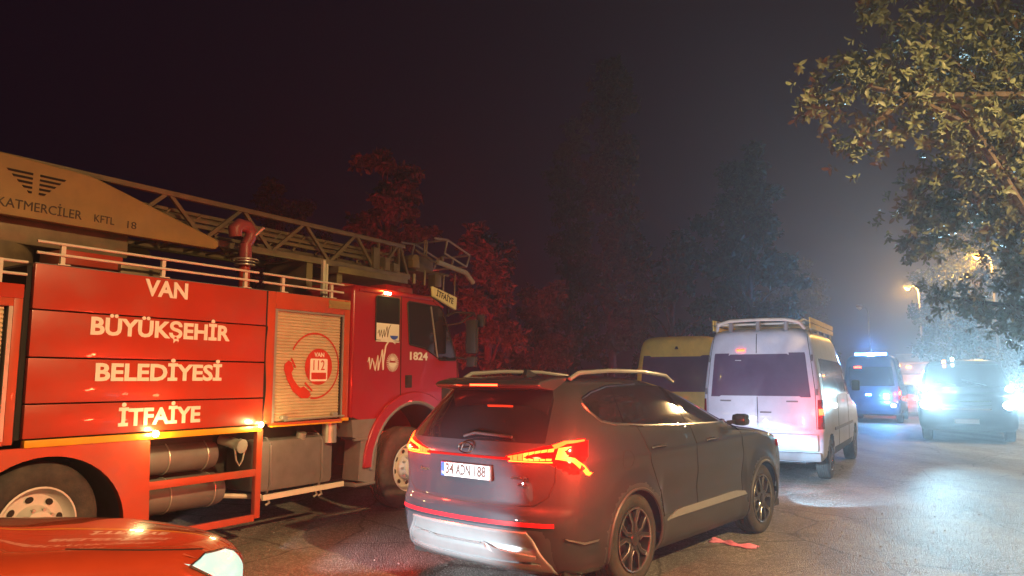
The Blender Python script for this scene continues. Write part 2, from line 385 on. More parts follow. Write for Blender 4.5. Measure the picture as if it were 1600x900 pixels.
# ------------------------------------------------------------------ ground and road
HD = R(30.4); fwd = Vector((math.sin(HD), math.cos(HD), 0)); rgt = Vector((math.cos(HD), -math.sin(HD), 0))
def ground_mat(name, c0, c1, c2, bump, scale):
    m = bpy.data.materials.new(name); m.use_nodes = True; nt = m.node_tree; b = nt.nodes['Principled BSDF']
    tc = nn(nt, 'ShaderNodeTexCoord')
    def noise(sc_, det=8, rg=.6):
        t = nn(nt, 'ShaderNodeTexNoise'); t.inputs['Scale'].default_value = sc_; t.inputs['Detail'].default_value = det; t.inputs['Roughness'].default_value = rg
        nt.links.new(tc.outputs['Object'], t.inputs['Vector']); return t
    big = noise(.35); mid = noise(3.0); vo = nn(nt, 'ShaderNodeTexVoronoi'); vo.inputs['Scale'].default_value = scale; nt.links.new(tc.outputs['Object'], vo.inputs['Vector'])
    r = nn(nt, 'ShaderNodeValToRGB'); r.color_ramp.elements[0].position = .32; r.color_ramp.elements[1].position = .68
    r.color_ramp.elements[0].color = (*c0, 1); r.color_ramp.elements[1].color = (*c1, 1); nt.links.new(big.outputs['Fac'], r.inputs['Fac'])
    mx = nn(nt, 'ShaderNodeMixRGB', blend_type='OVERLAY'); mx.inputs[0].default_value = .55; nt.links.new(r.outputs[0], mx.inputs[1]); nt.links.new(mid.outputs['Fac'], mx.inputs[2])
    st = nn(nt, 'ShaderNodeMapRange'); st.inputs[1].default_value = .55; st.inputs[2].default_value = 1.0; st.inputs[3].default_value = 0; st.inputs[4].default_value = .75
    sx = nn(nt, 'ShaderNodeSeparateColor'); nt.links.new(vo.outputs['Color'], sx.inputs[0]); nt.links.new(sx.outputs[0], st.inputs[0])
    m2 = nn(nt, 'ShaderNodeMixRGB'); m2.inputs[2].default_value = (*c2, 1); nt.links.new(st.outputs[0], m2.inputs[0]); nt.links.new(mx.outputs[0], m2.inputs[1])
    mp = nn(nt, 'ShaderNodeMapping'); mp.inputs['Rotation'].default_value = (0, 0, HD); mp.inputs['Scale'].default_value = (1.1, .06, 1); nt.links.new(tc.outputs['Object'], mp.inputs['Vector'])
    tk = nn(nt, 'ShaderNodeTexNoise'); tk.inputs['Scale'].default_value = 1.0; tk.inputs['Detail'].default_value = 5; nt.links.new(mp.outputs[0], tk.inputs['Vector'])
    tr_ = nn(nt, 'ShaderNodeMapRange'); tr_.inputs[1].default_value = .38; tr_.inputs[2].default_value = .62; tr_.inputs[3].default_value = .66; tr_.inputs[4].default_value = 1.12; nt.links.new(tk.outputs['Fac'], tr_.inputs[0])
    wv = nn(nt, 'ShaderNodeMixRGB'); wv.inputs[0].default_value = .22; wn_ = noise(1.7, 5); nt.links.new(tc.outputs['Object'], wv.inputs[1]); nt.links.new(wn_.outputs['Color'], wv.inputs[2])
    ck = nn(nt, 'ShaderNodeTexVoronoi', feature='DISTANCE_TO_EDGE'); ck.inputs['Scale'].default_value = .75; nt.links.new(wv.outputs[0], ck.inputs['Vector'])
    cr_ = nn(nt, 'ShaderNodeMapRange'); cr_.inputs[1].default_value = .002; cr_.inputs[2].default_value = .012; cr_.inputs[3].default_value = .45; cr_.inputs[4].default_value = 1; nt.links.new(ck.outputs['Distance'], cr_.inputs[0])
    mu = nn(nt, 'ShaderNodeMath', operation='MULTIPLY'); nt.links.new(tr_.outputs[0], mu.inputs[0]); nt.links.new(cr_.outputs[0], mu.inputs[1])
    m3 = nn(nt, 'ShaderNodeMixRGB', blend_type='MULTIPLY'); m3.inputs[0].default_value = 1; nt.links.new(m2.outputs[0], m3.inputs[1]); nt.links.new(mu.outputs[0], m3.inputs[2])
    nt.links.new(m3.outputs[0], b.inputs['Base Color'])
    b.inputs['Roughness'].default_value = .62; b.inputs['Specular IOR Level'].default_value = .45
    ad = nn(nt, 'ShaderNodeMath', operation='MULTIPLY_ADD'); ad.inputs[1].default_value = -1.0; nt.links.new(vo.outputs['Distance'], ad.inputs[0]); nt.links.new(mid.outputs['Fac'], ad.inputs[2])
    bp = nn(nt, 'ShaderNodeBump'); bp.inputs['Strength'].default_value = bump; bp.inputs['Distance'].default_value = .012
    nt.links.new(ad.outputs[0], bp.inputs['Height']); nt.links.new(bp.outputs['Normal'], b.inputs['Normal'])
    MATS[name] = m
ground_mat('soil', (.05, .042, .032), (.09, .075, .055), (.14, .12, .09), .8, 30)
ground_mat('asphalt', (.125, .120, .112), (.195, .187, .175), (.42, .41, .39), 1.0, 70)
g = MB(); g.add([(-250, -250, 0), (250, -250, 0), (250, 250, 0), (-250, 250, 0)], [(0, 1, 2, 3)])
tag(g.build('ground', 'soil'), kind='structure')
rd = MB(); nL, nW = 120, 24
edge_r = pchip([-30, 0, 20, 44, 52, 57.5, 100], [4.3, 4.25, 4.2, 1.0, -.2, -2.5, -26])   # the road bends left
def road_pt(i, j):
    s_ = -30 + 130 * i / nL; w_ = float(edge_r(s_)) - 13.2 + 13.2 * j / nW
    p = fwd * s_ + rgt * w_ ; return (p.x, p.y, .006)
rd.add([road_pt(i, j) for i in range(nL + 1) for j in range(nW + 1)], [(i * (nW + 1) + j, i * (nW + 1) + j + 1, (i + 1) * (nW + 1) + j + 1, (i + 1) * (nW + 1) + j) for i in range(nL) for j in range(nW)])
tag(rd.build('road', 'asphalt', fix=True), kind='structure')
# loose grit on the worn asphalt
gv = MB(); ico = [(0, 0, 1), (.9, 0, .2), (.28, .85, .2), (-.73, .53, .2), (-.73, -.53, .2), (.28, -.85, .2)]
for k in range(9000):
    d = 2.6 + 13 * random.random() ** 1.6; x = random.uniform(-.55, .85) * d
    sz = random.uniform(.003, .008) * (1 + 1.2 * (random.random() < .06)); a = random.random() * 6.28
    ca, sa = math.cos(a), math.sin(a); el = random.uniform(.6, 1.3)
    gv.add([(x + sz * (px * ca - py * el * sa), d + sz * (px * sa + py * el * ca), .006 + sz * (pz * .8)) for px, py, pz in ico], [(0, 1, 2), (0, 2, 3), (0, 3, 4), (0, 4, 5), (0, 5, 1)])
mat('grit', (.27, .26, .24), .75, var=.3, island=.45)
tag(gv.build('gravel', 'grit'), 'loose grit scattered over the worn asphalt', 'gravel', kind='stuff')

# ------------------------------------------------------------------ fire engine
def fit_lettering(text, height, width, m, parent, M, bold=.03, name='lettering', extrude=.002):
    o = lettering(text, height * 1.37, m, parent, M, offset=height * bold, extrude=extrude, name=name)
    xs = [v.co.x for v in o.data.vertices]; k = width / (max(xs) - min(xs)); c = (max(xs) + min(xs)) / 2
    for v in o.data.vertices: v.co.x = (v.co.x - c) * k
    return o
def truck_wheel(parent, x, y, z=.52, r=.52, rr=.30, w=.29):
    e = empty('wheel', (x, y, z)); e.parent = parent
    t = MB(); pr = [(rr * .96, .05), (rr, .015), (rr + .03, .0), (r * .80, -.008), (r * .90, .0), (r * .965, .02), (r, .05)]
    for k in range(4):
        y0 = .065 + k * (w - .13) / 4; pr += [(r, y0), (r - .014, y0 + .004), (r - .014, y0 + .014), (r, y0 + .018)]
    pr += [(r, w - .05), (r * .96, w - .02), (r * .82, w), (rr, w - .01)]
    t.lathe(pr, 56); tb = t.build('tyre', 'rubber', e, sharp=40)
    b = MB(); b.lathe([(rr, .012), (rr * 1.02, .0), (rr * .97, -.004), (rr * .93, .03), (rr * .86, .07), (rr * .80, .085), (rr * .52, .075), (rr * .46, .02), (rr * .40, .0), (rr * .38, -.03), (rr * .2, -.045), (.001, -.045)], 48)
    rim = b.build('rim', 'rim_white', e, sharp=40)
    for k in range(8):
        h = MB()
        a = 2 * math.pi * k / 8 + .2; c = Vector((math.cos(a), 0, math.sin(a))); tg = Vector((-math.sin(a), 0, math.cos(a)))
        ring = [c * (rr * .68 + rr * .085 * math.cos(q)) + tg * (rr * .11 * math.sin(q)) + Vector((0, .074 - .004, 0)) for q in [2 * math.pi * i / 12 for i in range(12)]]
        h.add(ring, [tuple(range(12))]); h.build('rim_hole', 'dark_gap', rim)
    nu = MB()
    for k in range(10):
        a = 2 * math.pi * k / 10; nu.tube([(rr * .43 * math.cos(a), .02, rr * .43 * math.sin(a)), (rr * .43 * math.cos(a), -.02, rr * .43 * math.sin(a))], .014, 6)
    nu.build('wheel_nut', 'aluminium', rim)
    return e
TR = empty('fire_engine', (-1.44, 9.65, .006), 32.4, 'red turntable ladder fire engine with white Turkish lettering and roller shutters', 'fire truck')
def tr(name, m, fn, parent=TR, **kw): return one(name, m, parent, fn, **kw)
tr('chassis', 'chassis', lambda b: (b.box(-6.9, 1.0, .72, .90, .62, .95), b.box(-6.9, 1.0, 1.55, 1.73, .62, .95), b.box(-6.6, -.95, .35, 2.1, .95, 1.17), b.box(-3.2, -2.3, .95, 1.5, .45, .95), b.box(-1.9, .6, .95, 1.5, .4, .95)))
tr('body', 'dark_gap', lambda b: (b.box(-6.7, -4.50, .06, 2.40, 1.16, 2.38), b.box(-4.50, -.97, .055, 2.40, 1.19, 2.575)))
# four lettered planks
JZ = [2.600, 2.222, 1.838, 1.468, 1.192]
for k in range(4):
    pl = tr('side_panel', 'truck_red', lambda b: b.box(-4.465, -2.178, -.004 - .003 * (k % 2), .05, JZ[k + 1] + .007, JZ[k] - .004, .008), bevel=0)
    tx, hh, ww, cx_, cz_ = [('VAN', .150, .43, -3.325, 2.487), ('BÜYÜKŞEHİR', .150, 1.38, -3.31, 2.110), ('BELEDİYESİ', .150, 1.24, -3.315, 1.718), ('İTFAİYE', .150, .80, -3.31, 1.325)][k]
    fit_lettering(tx, hh, ww, 'white_text', pl, M_side(cx_, -.0095, cz_), bold=.045)
tr('reflective_strip', 'strip_yellow', lambda b: b.box(-4.45, -2.19, -.012, .05, 1.128, 1.186, .004))
tr('roof_deck', 'grey_plastic', lambda b: b.box(-4.46, -.98, .02, 2.42, 2.577, 2.605))
tr('roof_edge', 'truck_red', lambda b: b.box(-6.7, -4.53, .0, 2.44, 2.30, 2.415, .01))
# body frame round the front locker
FR = tr('locker_frame', 'truck_red_frame', lambda b: (b.box(-2.160, -2.055, -.006, .06, 1.20, 2.60, .008), b.box(-1.035, -.945, -.006, .06, 1.20, 2.60, .008), b.box(-2.055, -1.035, -.006, .06, 2.42, 2.60, .008), b.box(-2.055, -1.035, -.006, .06, 1.165, 1.205, .006), b.box(-.985, -.945, .06, 2.4, 1.2, 2.6)))
tr('panel_seam', 'dark_gap', lambda b: (b.box(-2.180, -2.160, .0, .05, 1.2, 2.595), b.tube([(-2.165 + .012 * math.sin((2.5 - z) * 8.5), -.003, z) for z in [2.22 - i * .04 for i in range(26)]], .009, 6)))
def shutter(b, x0, x1, z0, z1, pitch=.034, y=.035):
    n = int((z1 - z0) / pitch); pr = []
    for k in range(n):
        z = z0 + k * (z1 - z0) / n; h = (z1 - z0) / n
        pr += [(z, y), (z + h * .12, y - .004), (z + h * .3, y - .010), (z + h * .75, y - .010), (z + h * .93, y - .004), (z + h * .96, y)]
    vs = [(x, yy, zz) for zz, yy in pr for x in (x0, x1)]
    b.add(vs, [(2 * i, 2 * i + 1, 2 * i + 3, 2 * i + 2) for i in range(len(pr) - 1)])
SH = tr('roller_shutter', 'shutter_metal', lambda b: shutter(b, -2.025, -1.072, 1.215, 2.41), sharp=25)
SH['label'] = 'pale ribbed locker shutter with red telephone emblem'
tr('shutter_guide', 'aluminium', lambda b: (b.box(-2.055, -2.023, -.003, .05, 1.206, 2.418), b.box(-1.055, -1.037, -.003, .05, 1.206, 2.418), b.box(-2.023, -1.055, -.002, .05, 2.40, 2.418)))
tr('guide_slot', 'dark_gap', lambda b: b.box(-1.074, -1.056, .012, .05, 1.206, 2.40))
EY = .021
em = tr('emergency_emblem', 'red_print', lambda b: b.add([(-1.395 + .205 * math.cos(R(a)), EY, 1.805 + .205 * math.sin(R(a))) for a in range(0, 360, 8)], [tuple(range(45))][::1]), parent=SH)
tr('emblem_square', 'white_text', lambda b: b.prism([(-1.525, 1.655), (-1.505, 1.640), (-1.285, 1.640), (-1.265, 1.655), (-1.265, 1.885), (-1.275, 1.895), (-1.515, 1.895), (-1.525, 1.885)], EY - .003, EY - .001), parent=SH)
fit_lettering('112', .118, .17, 'red_print', SH, M_side(-1.395, EY - .0055, 1.815), bold=.0, extrude=.001)
fit_lettering('VAN', .050, .15, 'white_text', SH, M_side(-1.395, EY - .0035, 1.938), bold=.04, extrude=.001)
tr('emblem_bar', 'red_print', lambda b: b.prism([(-1.505, 1.662), (-1.285, 1.662), (-1.285, 1.738), (-1.505, 1.738)], EY - .006, EY - .004), parent=SH)
def arc_ring(b, cx, cz, r, wd, a0, a1, y, n=50):
    vs = []
    for i in range(n + 1):
        a = R(a0 + (a1 - a0) * i / n); vs += [(cx + (r - wd / 2) * math.cos(a), y, cz + (r - wd / 2) * math.sin(a)), (cx + (r + wd / 2) * math.cos(a), y, cz + (r + wd / 2) * math.sin(a))]
    b.add(vs, [(2 * i, 2 * i + 1, 2 * i + 3, 2 * i + 2) for i in range(n)])
tr('emblem_ring', 'red_print', lambda b: arc_ring(b, -1.455, 1.815, .365, .020, 152, -98, EY), parent=SH)
tr('emblem_handset', 'red_print', lambda b: b.prism([(-1.89, 1.825), (-1.835, 1.868), (-1.79, 1.845), (-1.758, 1.775), (-1.79, 1.735), (-1.765, 1.67), (-1.70, 1.60), (-1.655, 1.565), (-1.61, 1.585), (-1.52, 1.525), (-1.50, 1.485), (-1.545, 1.452), (-1.645, 1.455), (-1.76, 1.53), (-1.85, 1.66), (-1.895, 1.77)], EY - .002, EY), parent=SH)
tr('emblem_stroke', 'red_print', lambda b: b.bar((-1.80, EY - .002, 1.895), (-1.735, EY - .002, 1.79), .002, .022), parent=SH)
tr('emblem_stroke', 'red_print', lambda b: b.bar((-1.595, EY - .002, 1.625), (-1.485, EY - .002, 1.535), .002, .020), parent=SH)
tr('shutter_handle', 'aluminium', lambda b: (b.tube([(-1.90, -.03, 1.222), (-1.03, -.03, 1.240)], .011), b.box(-1.93, -1.86, -.035, .02, 1.235, 1.275, .008), b.box(-1.20, -1.13, -.035, .02, 1.245, 1.285, .008)))
tr('corner_trim', 'strip_yellow', lambda b: (b.box(-1.04, -.935, -.014, .03, 1.178, 1.215, .004), b.box(-2.06, -1.04, -.012, .03, 1.160, 1.176, .003)))
tr('nameplate', 'boom_yellow', lambda b: (b.box(-1.30, -.955, -.016, -.007, 2.485, 2.575, .003), b.box(-1.28, -.975, -.020, -.015, 2.535, 2.548), b.box(-1.24, -.975, -.020, -.015, 2.508, 2.520)))
# rear locker at the picture edge
tr('locker_frame', 'truck_red_frame', lambda b: (b.box(-4.60, -4.535, -.004, .06, 1.16, 2.30, .006), b.box(-6.7, -4.6, -.004, .06, 2.235, 2.30, .006), b.box(-6.7, -4.6, -.004, .06, 1.155, 1.19, .006)))
tr('roller_shutter', 'shutter_metal', lambda b: shutter(b, -6.0, -4.655, 1.19, 2.235), sharp=25)
tr('shutter_guide', 'aluminium', lambda b: b.box(-4.632, -4.602, -.002, .05, 1.19, 2.235))
# railings
for x in (-4.24, -3.34, -2.42, -1.93, -1.21):
    tr('rail_post', 'rail_white', lambda b: (b.box(x - .018, x + .018, .035, .065, 2.605, 2.795), b.box(x - .05, x + .05, .01, .09, 2.605, 2.614)))
for z in (2.69, 2.782):
    tr('guard_rail', 'rail_white', lambda b: b.tube([(-4.45, .03, z), (-2.27, .03, z)], .0125))
    tr('guard_rail', 'rail_white', lambda b: b.tube([(-2.21, .03, z), (-1.03, .03, z)], .0125))
for z in (2.50, 2.60): tr('guard_rail', 'rail_white', lambda b: b.tube([(-6.6, .05, z), (-4.50, .05, z)], .0125))
for x in (-4.70, -5.6): tr('rail_post', 'rail_white', lambda b: b.box(x - .018, x + .018, .035, .065, 2.415, 2.61))
tr('exhaust_stack', 'rail_white', lambda b: (b.box(-1.11, -1.07, .30, .34, 2.6, 3.10), b.box(-1.06, -1.03, .30, .34, 2.6, 3.06)))
# wheel guard of the rear axle
arch = [(-6.3, 1.128), (-6.3, .9), (-5.05, .9)] + [(-4.26 + .66 * math.cos(R(a)), .42 + .63 * math.sin(R(a))) for a in range(130, -1, -8)] + [(-3.60, .30), (-3.36, .22), (-3.40, 1.128)]
tr('rear_mudguard', 'truck_red_frame', lambda b: b.prism(arch, .0, .06))
tr('mudguard_liner', 'grey_plastic', lambda b: b.add([p for a in range(180, -31, -7) for p in ((-4.26 + .67 * math.cos(R(a)), .06, .42 + .64 * math.sin(R(a))), (-4.26 + .67 * math.cos(R(a)), .85, .42 + .64 * math.sin(R(a))))], [(2 * i, 2 * i + 1, 2 * i + 3, 2 * i + 2) for i in range(30)]))
tr('side_guard', 'truck_red_frame', lambda b: (b.box(-2.225, -2.155, .0, .06, .25, 1.155, .006), b.box(-3.38, -2.22, .004, .055, .675, .745, .006), b.box(-3.42, -2.22, .004, .055, .225, .29, .006)))
for x, z, yy in ((-3.365, 1.175, -.02), (-2.205, 1.195, -.02)):
    ml = tr('marker_lamp', 'lit_marker', lambda b: b.lathe([(.03, .0), (.028, -.012), (.015, -.02), (.001, -.022)], 14, (x, yy, z)))
    point('marker_light', TR, (x, yy - .10, z), (1, .82, .32), 7, .03)
# tanks
def drum(b, x0, x1, y, z, r):
    pr = [(.001, x0 - .05), (r * .6, x0 - .04), (r * .92, x0 - .01), (r, x0 + .03), (r, x1 - .03), (r * .92, x1 + .01), (r * .6, x1 + .04), (.001, x1 + .05)]
    t = MB().lathe(pr, 28); b.add([(p[1], y + p[0], z + p[2]) for p in t.v], [f[::-1] for f in t.f])
for (x0, x1, y, z, r) in ((-3.22, -2.42, .38, .55, .165), (-3.22, -2.48, .42, .90, .15)):
    d = tr('air_tank', 'tank_grey', lambda b: drum(b, x0, x1, y, z, r))
    for xx in (x0 + .2, x1 - .12):
        tr('strap', 'aluminium', lambda b: arc_ring(b, xx, 0, .1, .1, 0, 1, 0) if False else b.tube([(xx, y + (r + .004) * math.cos(R(a)), z + (r + .004) * math.sin(R(a))) for a in range(0, 361, 15)], .008, 5), parent=d)
tr('hose_coupling', 'aluminium', lambda b: (b.tube([(-2.45, .30, 1.05), (-2.40, .18, 1.02), (-2.37, .09, .99)], [.05, .055, .06], 12), b.tube([(-2.37, .09, .99), (-2.365, .05, .985)], .072, 12), b.tube([(-2.43, .09, .98), (-2.42, .07, .85), (-2.38, .07, .79), (-2.34, .07, .85), (-2.30, .09, .98)], .009, 6)))
FT = tr('fuel_tank', 'tank_grey', lambda b: b.box(-2.10, -1.03, .12, .68, .47, 1.02, .07))
for x in (-1.22, -1.95): tr('strap', 'grey_plastic', lambda b: b.tube([(x, .40, 1.035), (x, .19, 1.03), (x, .115, .96), (x, .108, .55), (x, .16, .46)], .016, 6), parent=FT)
tr('filler_cap', 'aluminium', lambda b: b.tube([(-1.49, .18, 1.0), (-1.49, .16, 1.07)], .055, 14), parent=FT)
tr('side_rail', 'rail_white', lambda b: (b.bar((-2.10, .045, .435), (-.94, .045, .45), .03, .055), b.tube([(-2.10, .06, .45), (-2.45, .5, .47)], .025)))
for x in (-2.02, -1.36, -1.29): tr('rail_clamp', 'aluminium', lambda b: b.tube([(x, .05, .42), (x + .02, .05, .375), (x - .02, .06, .355)], .014, 6))
tr('canister', 'aluminium', lambda b: (b.tube([(-1.10, .13, .93), (-1.10, .13, 1.155)], .085, 16), b.tube([(-1.10, .13, 1.03), (-1.10, .13, 1.04)], .088, 16)))
# cab
WX, WZ = .26, .60
cabp = [(-.90, 1.20), (-.90, 2.74), (-.85, 2.81), (.62, 2.80), (.80, 2.73), (.93, 2.55), (1.24, 1.93), (1.31, 1.58), (1.33, .55), (1.05, .50)] + [(WX + .80 * math.cos(R(a)), WZ + .76 * math.sin(R(a))) for a in range(0, 181, 8)][1:-1]
cabp = cabp[:10] + [p for p in cabp[10:] if p[1] > 1.0 or p[0] > .2]
cabp = [p for p in cabp if not (p[0] < -.4 and 1.0 < p[1] < 1.19)] 
tr('cab', 'cab_red', lambda b: b.prism(cabp, .0, 2.44), bevel=.035, sharp=30)
tr('cab_roof_edge', 'cab_red', lambda b: (b.box(-.80, .62, -.012, .01, 2.735, 2.775, .006), b.bar((.66, .0, 2.735), (.86, .0, 2.66), .03, .03)))
def plate(b, poly, y0=-.005, y1=.02): b.prism(poly, y0, y1)
win1 = [(-.50, 2.15), (-.50, 2.68), (-.48, 2.705), (-.08, 2.705), (-.06, 2.68), (-.06, 2.15)]
win2 = [(.10, 2.66), (.13, 2.685), (.77, 2.665), (.82, 2.64), (.92, 2.50), (1.18, 1.95), (1.16, 1.925), (.80, 1.925), (.69, 1.985), (.48, 2.075), (.17, 2.115), (.15, 2.13)]
w1 = tr('window', 'glass_dark', lambda b: plate(b, win1, -.006)); w2 = tr('window', 'glass_dark', lambda b: plate(b, win2, -.006))
def frame_of(b, poly, r, y): b.tube([(x, y, z) for x, z in poly + [poly[0], poly[1]]], r, 6, caps=False)
tr('window_seal', 'black_plastic', lambda b: frame_of(b, win1, .010, -.008), parent=w1); tr('window_seal', 'black_plastic', lambda b: frame_of(b, win2, .010, -.008), parent=w2)
tr('window_divider', 'aluminium', lambda b: b.bar((.59, -.010, 2.655), (.75, -.010, 1.945), .01, .022), parent=w2)
door = [(-.005, 1.46), (-.02, 2.745), (.64, 2.74), (.80, 2.70), (.93, 2.51), (1.205, 1.93), (1.23, 1.45)]
tr('door_gap', 'dark_gap', lambda b: b.tube([(x, -.001, z) for x, z in door], .007, 6))
tr('window_poster', 'white_text', lambda b: plate(b, [(-.495, 2.13), (-.495, 2.365), (-.055, 2.365), (-.055, 2.13)], -.013, -.008))
def van_logo(cx, cz, s, m_line, m_sun, y, par=TR):
    """jagged VAN lettering swinging up into an arc over a half sun"""
    tr('city_logo', m_line, lambda b: b.tube([(cx + s * px, y, cz + s * pz) for px, pz in ((-.50, .02), (-.46, .12), (-.42, -.12), (-.36, .10), (-.32, .02), (-.27, -.16), (-.19, .16), (-.17, -.15), (-.12, .05), (-.05, .30), (-.02, -.14), (.01, .15), (.06, .38), (.16, .50), (.27, .50), (.36, .44))], .010 * s / .55, 5), parent=par)
    def sun(b):
        for a in range(0, 360, 15):
            c, q = math.cos(R(a)), math.sin(R(a)); b.bar((cx + s * (.29 + .10 * c), y, cz + s * (.02 + .10 * q)), (cx + s * (.29 + .20 * c), y, cz + s * (.02 + .20 * q)), .003, .02 * s)
        b.add([(cx + s * (.29 + .13 * math.cos(R(a))), y - .001, cz + s * (.02 + .11 * math.sin(R(a)))) for a in range(180, 361, 12)], [tuple(range(16))])
        b.add([(cx + s * (.29 + .07 * math.cos(R(a))), y - .001, cz + s * (.06 + .07 * math.sin(R(a)))) for a in range(0, 181, 15)], [tuple(range(12, -1, -1))])
    tr('city_logo', m_sun, sun, parent=par)
van_logo(-.34, 1.86, .58, 'white_text', 'white_text', -.006)
def poster_logo():
    tr('city_logo', 'dark_print', lambda b: b.tube([(-.30 + .42 * px, -.016, 2.235 + .42 * pz) for px, pz in ((-.40, .0), (-.35, .1), (-.31, -.1), (-.25, .1), (-.2, -.12), (-.13, .12), (-.1, -.1), (.0, .22), (.03, -.1), (.08, .15), (.16, .28))], .005, 5))
    tr('city_logo', 'plate_blue', lambda b: b.add([(-.165 + .075 * math.cos(R(a)), -.016, 2.215 + .05 * math.sin(R(a))) for a in range(180, 361, 12)], [tuple(range(16))]))
poster_logo()
fit_lettering('1824', .105, .37, 'white_text', TR, M_side(.352, -.005, 1.962), bold=.045)
tr('door_handle', 'black_plastic', lambda b: (b.box(.085, .215, -.008, .02, 1.55, 1.715, .006), b.box(.10, .16, -.025, -.008, 1.60, 1.70, .006)))
tr('cab_marker', 'lit_marker', lambda b: b.box(-.36, -.25, -.028, -.012, 2.735, 2.765, .004)); point('cab_marker_light', TR, (-.30, -.10, 2.85), (1, .72, .12), 7, .03)
def lip(b):
    a = [R(q) for q in range(-10, 188, 6)]
    b.tube([(WX + .80 * math.cos(q), -.02, WZ + .76 * math.sin(q)) for q in a], .028, 8)
tr('fender', 'cab_red', lambda b: b.prism([(WX + .945 * math.cos(R(q)), WZ + .90 * math.sin(R(q))) for q in range(0, 181, 6)] + [(WX + .79 * math.cos(R(q)), WZ + .75 * math.sin(R(q))) for q in range(180, -1, -6)], -.04, .0), bevel=.012)
tr('fender_lip', 'grey_plastic', lip)
tr('fender_liner', 'black_plastic', lambda b: b.add([p for q in range(0, 181, 6) for p in ((WX + .79 * math.cos(R(q)), -.04, WZ + .75 * math.sin(R(q))), (WX + .79 * math.cos(R(q)), .6, WZ + .75 * math.sin(R(q))))], [(2 * i, 2 * i + 1, 2 * i + 3, 2 * i + 2) for i in range(30)]))
tr('step_panel', 'grey_plastic', lambda b: (b.prism([(-.86, 1.01), (-.86, .98), (-.72, .93), (-.75, .46), (-.47, .40), (-.42, .95), (-.40, 1.18), (-.88, 1.18)], -.01, .25), b.box(-.82, -.47, -.03, .28, .395, .43, .006), b.box(-.84, -.44, -.025, .02, .93, .955, .006)))
tr('cab_tilt_gap', 'dark_gap', lambda b: b.box(-.90, -.42, .005, .5, 1.18, 1.21))
tr('windscreen', 'glass_dark', lambda b: b.add([(.955, .12, 2.54), (.955, 2.32, 2.54), (1.262, 2.32, 1.93), (1.262, .12, 1.93)], [(0, 1, 2, 3)]))
tr('front_bumper', 'grey_plastic', lambda b: b.box(1.05, 1.48, .0, 2.44, .42, .85, .05))
tr('grille', 'black_plastic', lambda b: [b.box(1.32, 1.36, .35, 2.1, 1.0 + k * .12, 1.07 + k * .12, .01) for k in range(5)])
tr('corner_deflector', 'black_plastic', lambda b: b.box(.86, 1.29, -.015, .05, 1.36, 1.58, .02))
for y in (.45, 1.99):  # unseen red flashers, added to throw red light on the trees and haze
    tr('added_flasher', 'lit_brake', lambda b: b.box(1.36, 1.43, y - .12, y + .12, 1.62, 1.72, .02))
    spot('beacon_light', TR, (1.50, y, 1.67), (.74, .66, .20), (1, .03, .05), 2500, 80, .7, .06)
# mirrors
for q, r_ in (([(.95, .0, 2.55), (1.0, -.12, 2.60), (1.25, -.27, 2.60), (1.27, -.27, 2.55)], .016), ([(.98, .0, 2.42), (1.08, -.15, 2.45), (1.20, -.27, 2.58)], .013), ([(1.20, .0, 1.97), (1.22, -.15, 1.95), (1.22, -.27, 1.98)], .016)): tr('mirror_arm', 'black_plastic', lambda b: b.tube(q, r_))
for q in ((1.13, 1.21, -.38, -.20, 2.02, 2.50, .03), (1.26, 1.32, -.42, -.30, 2.40, 2.58, .02), (1.14, 1.21, -.36, -.21, 1.83, 1.98, .02)): tr('mirror', 'black_plastic', lambda b: b.box(*q))
# roof gear: sign board, box, beacons
tr('roof_sign', 'lit_sign', lambda b: b.prism([(.70, 2.955), (.72, 2.815), (1.26, 2.66), (1.28, 2.845)], .055, .095), bevel=.01)
fit_lettering('İTFAİYE', .085, .40, 'dark_print', TR, M_side(.985, .052, 2.82) @ Matrix.Rotation(R(-13), 4, 'Z'), bold=.02)
tr('sign_bracket', 'black_plastic', lambda b: (b.bar((.75, .12, 2.70), (.76, .12, 2.90), .02, .02), b.bar((1.15, .12, 2.55), (1.15, .12, 2.75), .02, .02)))
tr('roof_box', 'cab_red', lambda b: b.box(.02, .56, .30, .62, 2.81, 2.93, .02))
tr('roof_spoiler', 'cab_red', lambda b: b.box(-.75, .40, .35, 2.1, 2.80, 2.87, .02))
truck_wheel(TR, .24, .04, r=.52); truck_wheel(TR, -4.26, .09, z=.50, r=.50); truck_wheel(TR, -4.26, 2.0, z=.50, r=.50); truck_wheel(TR, .24, 2.1)

# ladder set
LD = empty('ladder', (0, 0, 0)); LD.parent = TR
LY0, LY1 = .85, 1.65; ZT, ZB = 3.635, 3.20
for y in (LY0, LY1):
    tr('ladder_beam', 'ladder_metal', lambda b: b.box(-5.6, 1.0, y - .03, y + .03, ZT - .028, ZT + .028, .006), parent=LD)
    tr('ladder_beam', 'ladder_metal', lambda b: b.box(-5.6, 1.12, y - .03, y + .03, ZB - .05, ZB + .03, .006), parent=LD)
    ap = [-4.72, -3.78, -2.84, -1.90, -.95, -.03]; fo = [-5.2, -4.26, -3.32, -2.38, -1.45, -.50, .37]
    for i, a in enumerate(ap):
        tr('brace', 'ladder_metal', lambda b: b.bar((fo[i], y, ZB), (a - .02, y, ZT - .02), .035, .04), parent=LD)
        tr('brace', 'ladder_metal', lambda b: b.bar((a + .04, y, ZT - .02), (fo[i + 1], y, ZB), .035, .04), parent=LD)
    for p, q in (((.445, ZB), (.445, ZT)), ((.48, ZB), (.86, ZT)), ((.88, ZT), (.88, ZB)), ((.91, ZT), (1.10, ZB))):
        tr('brace', 'ladder_metal', lambda b: b.bar((p[0], y, p[1]), (q[0], y, q[1]), .03, .035), parent=LD)
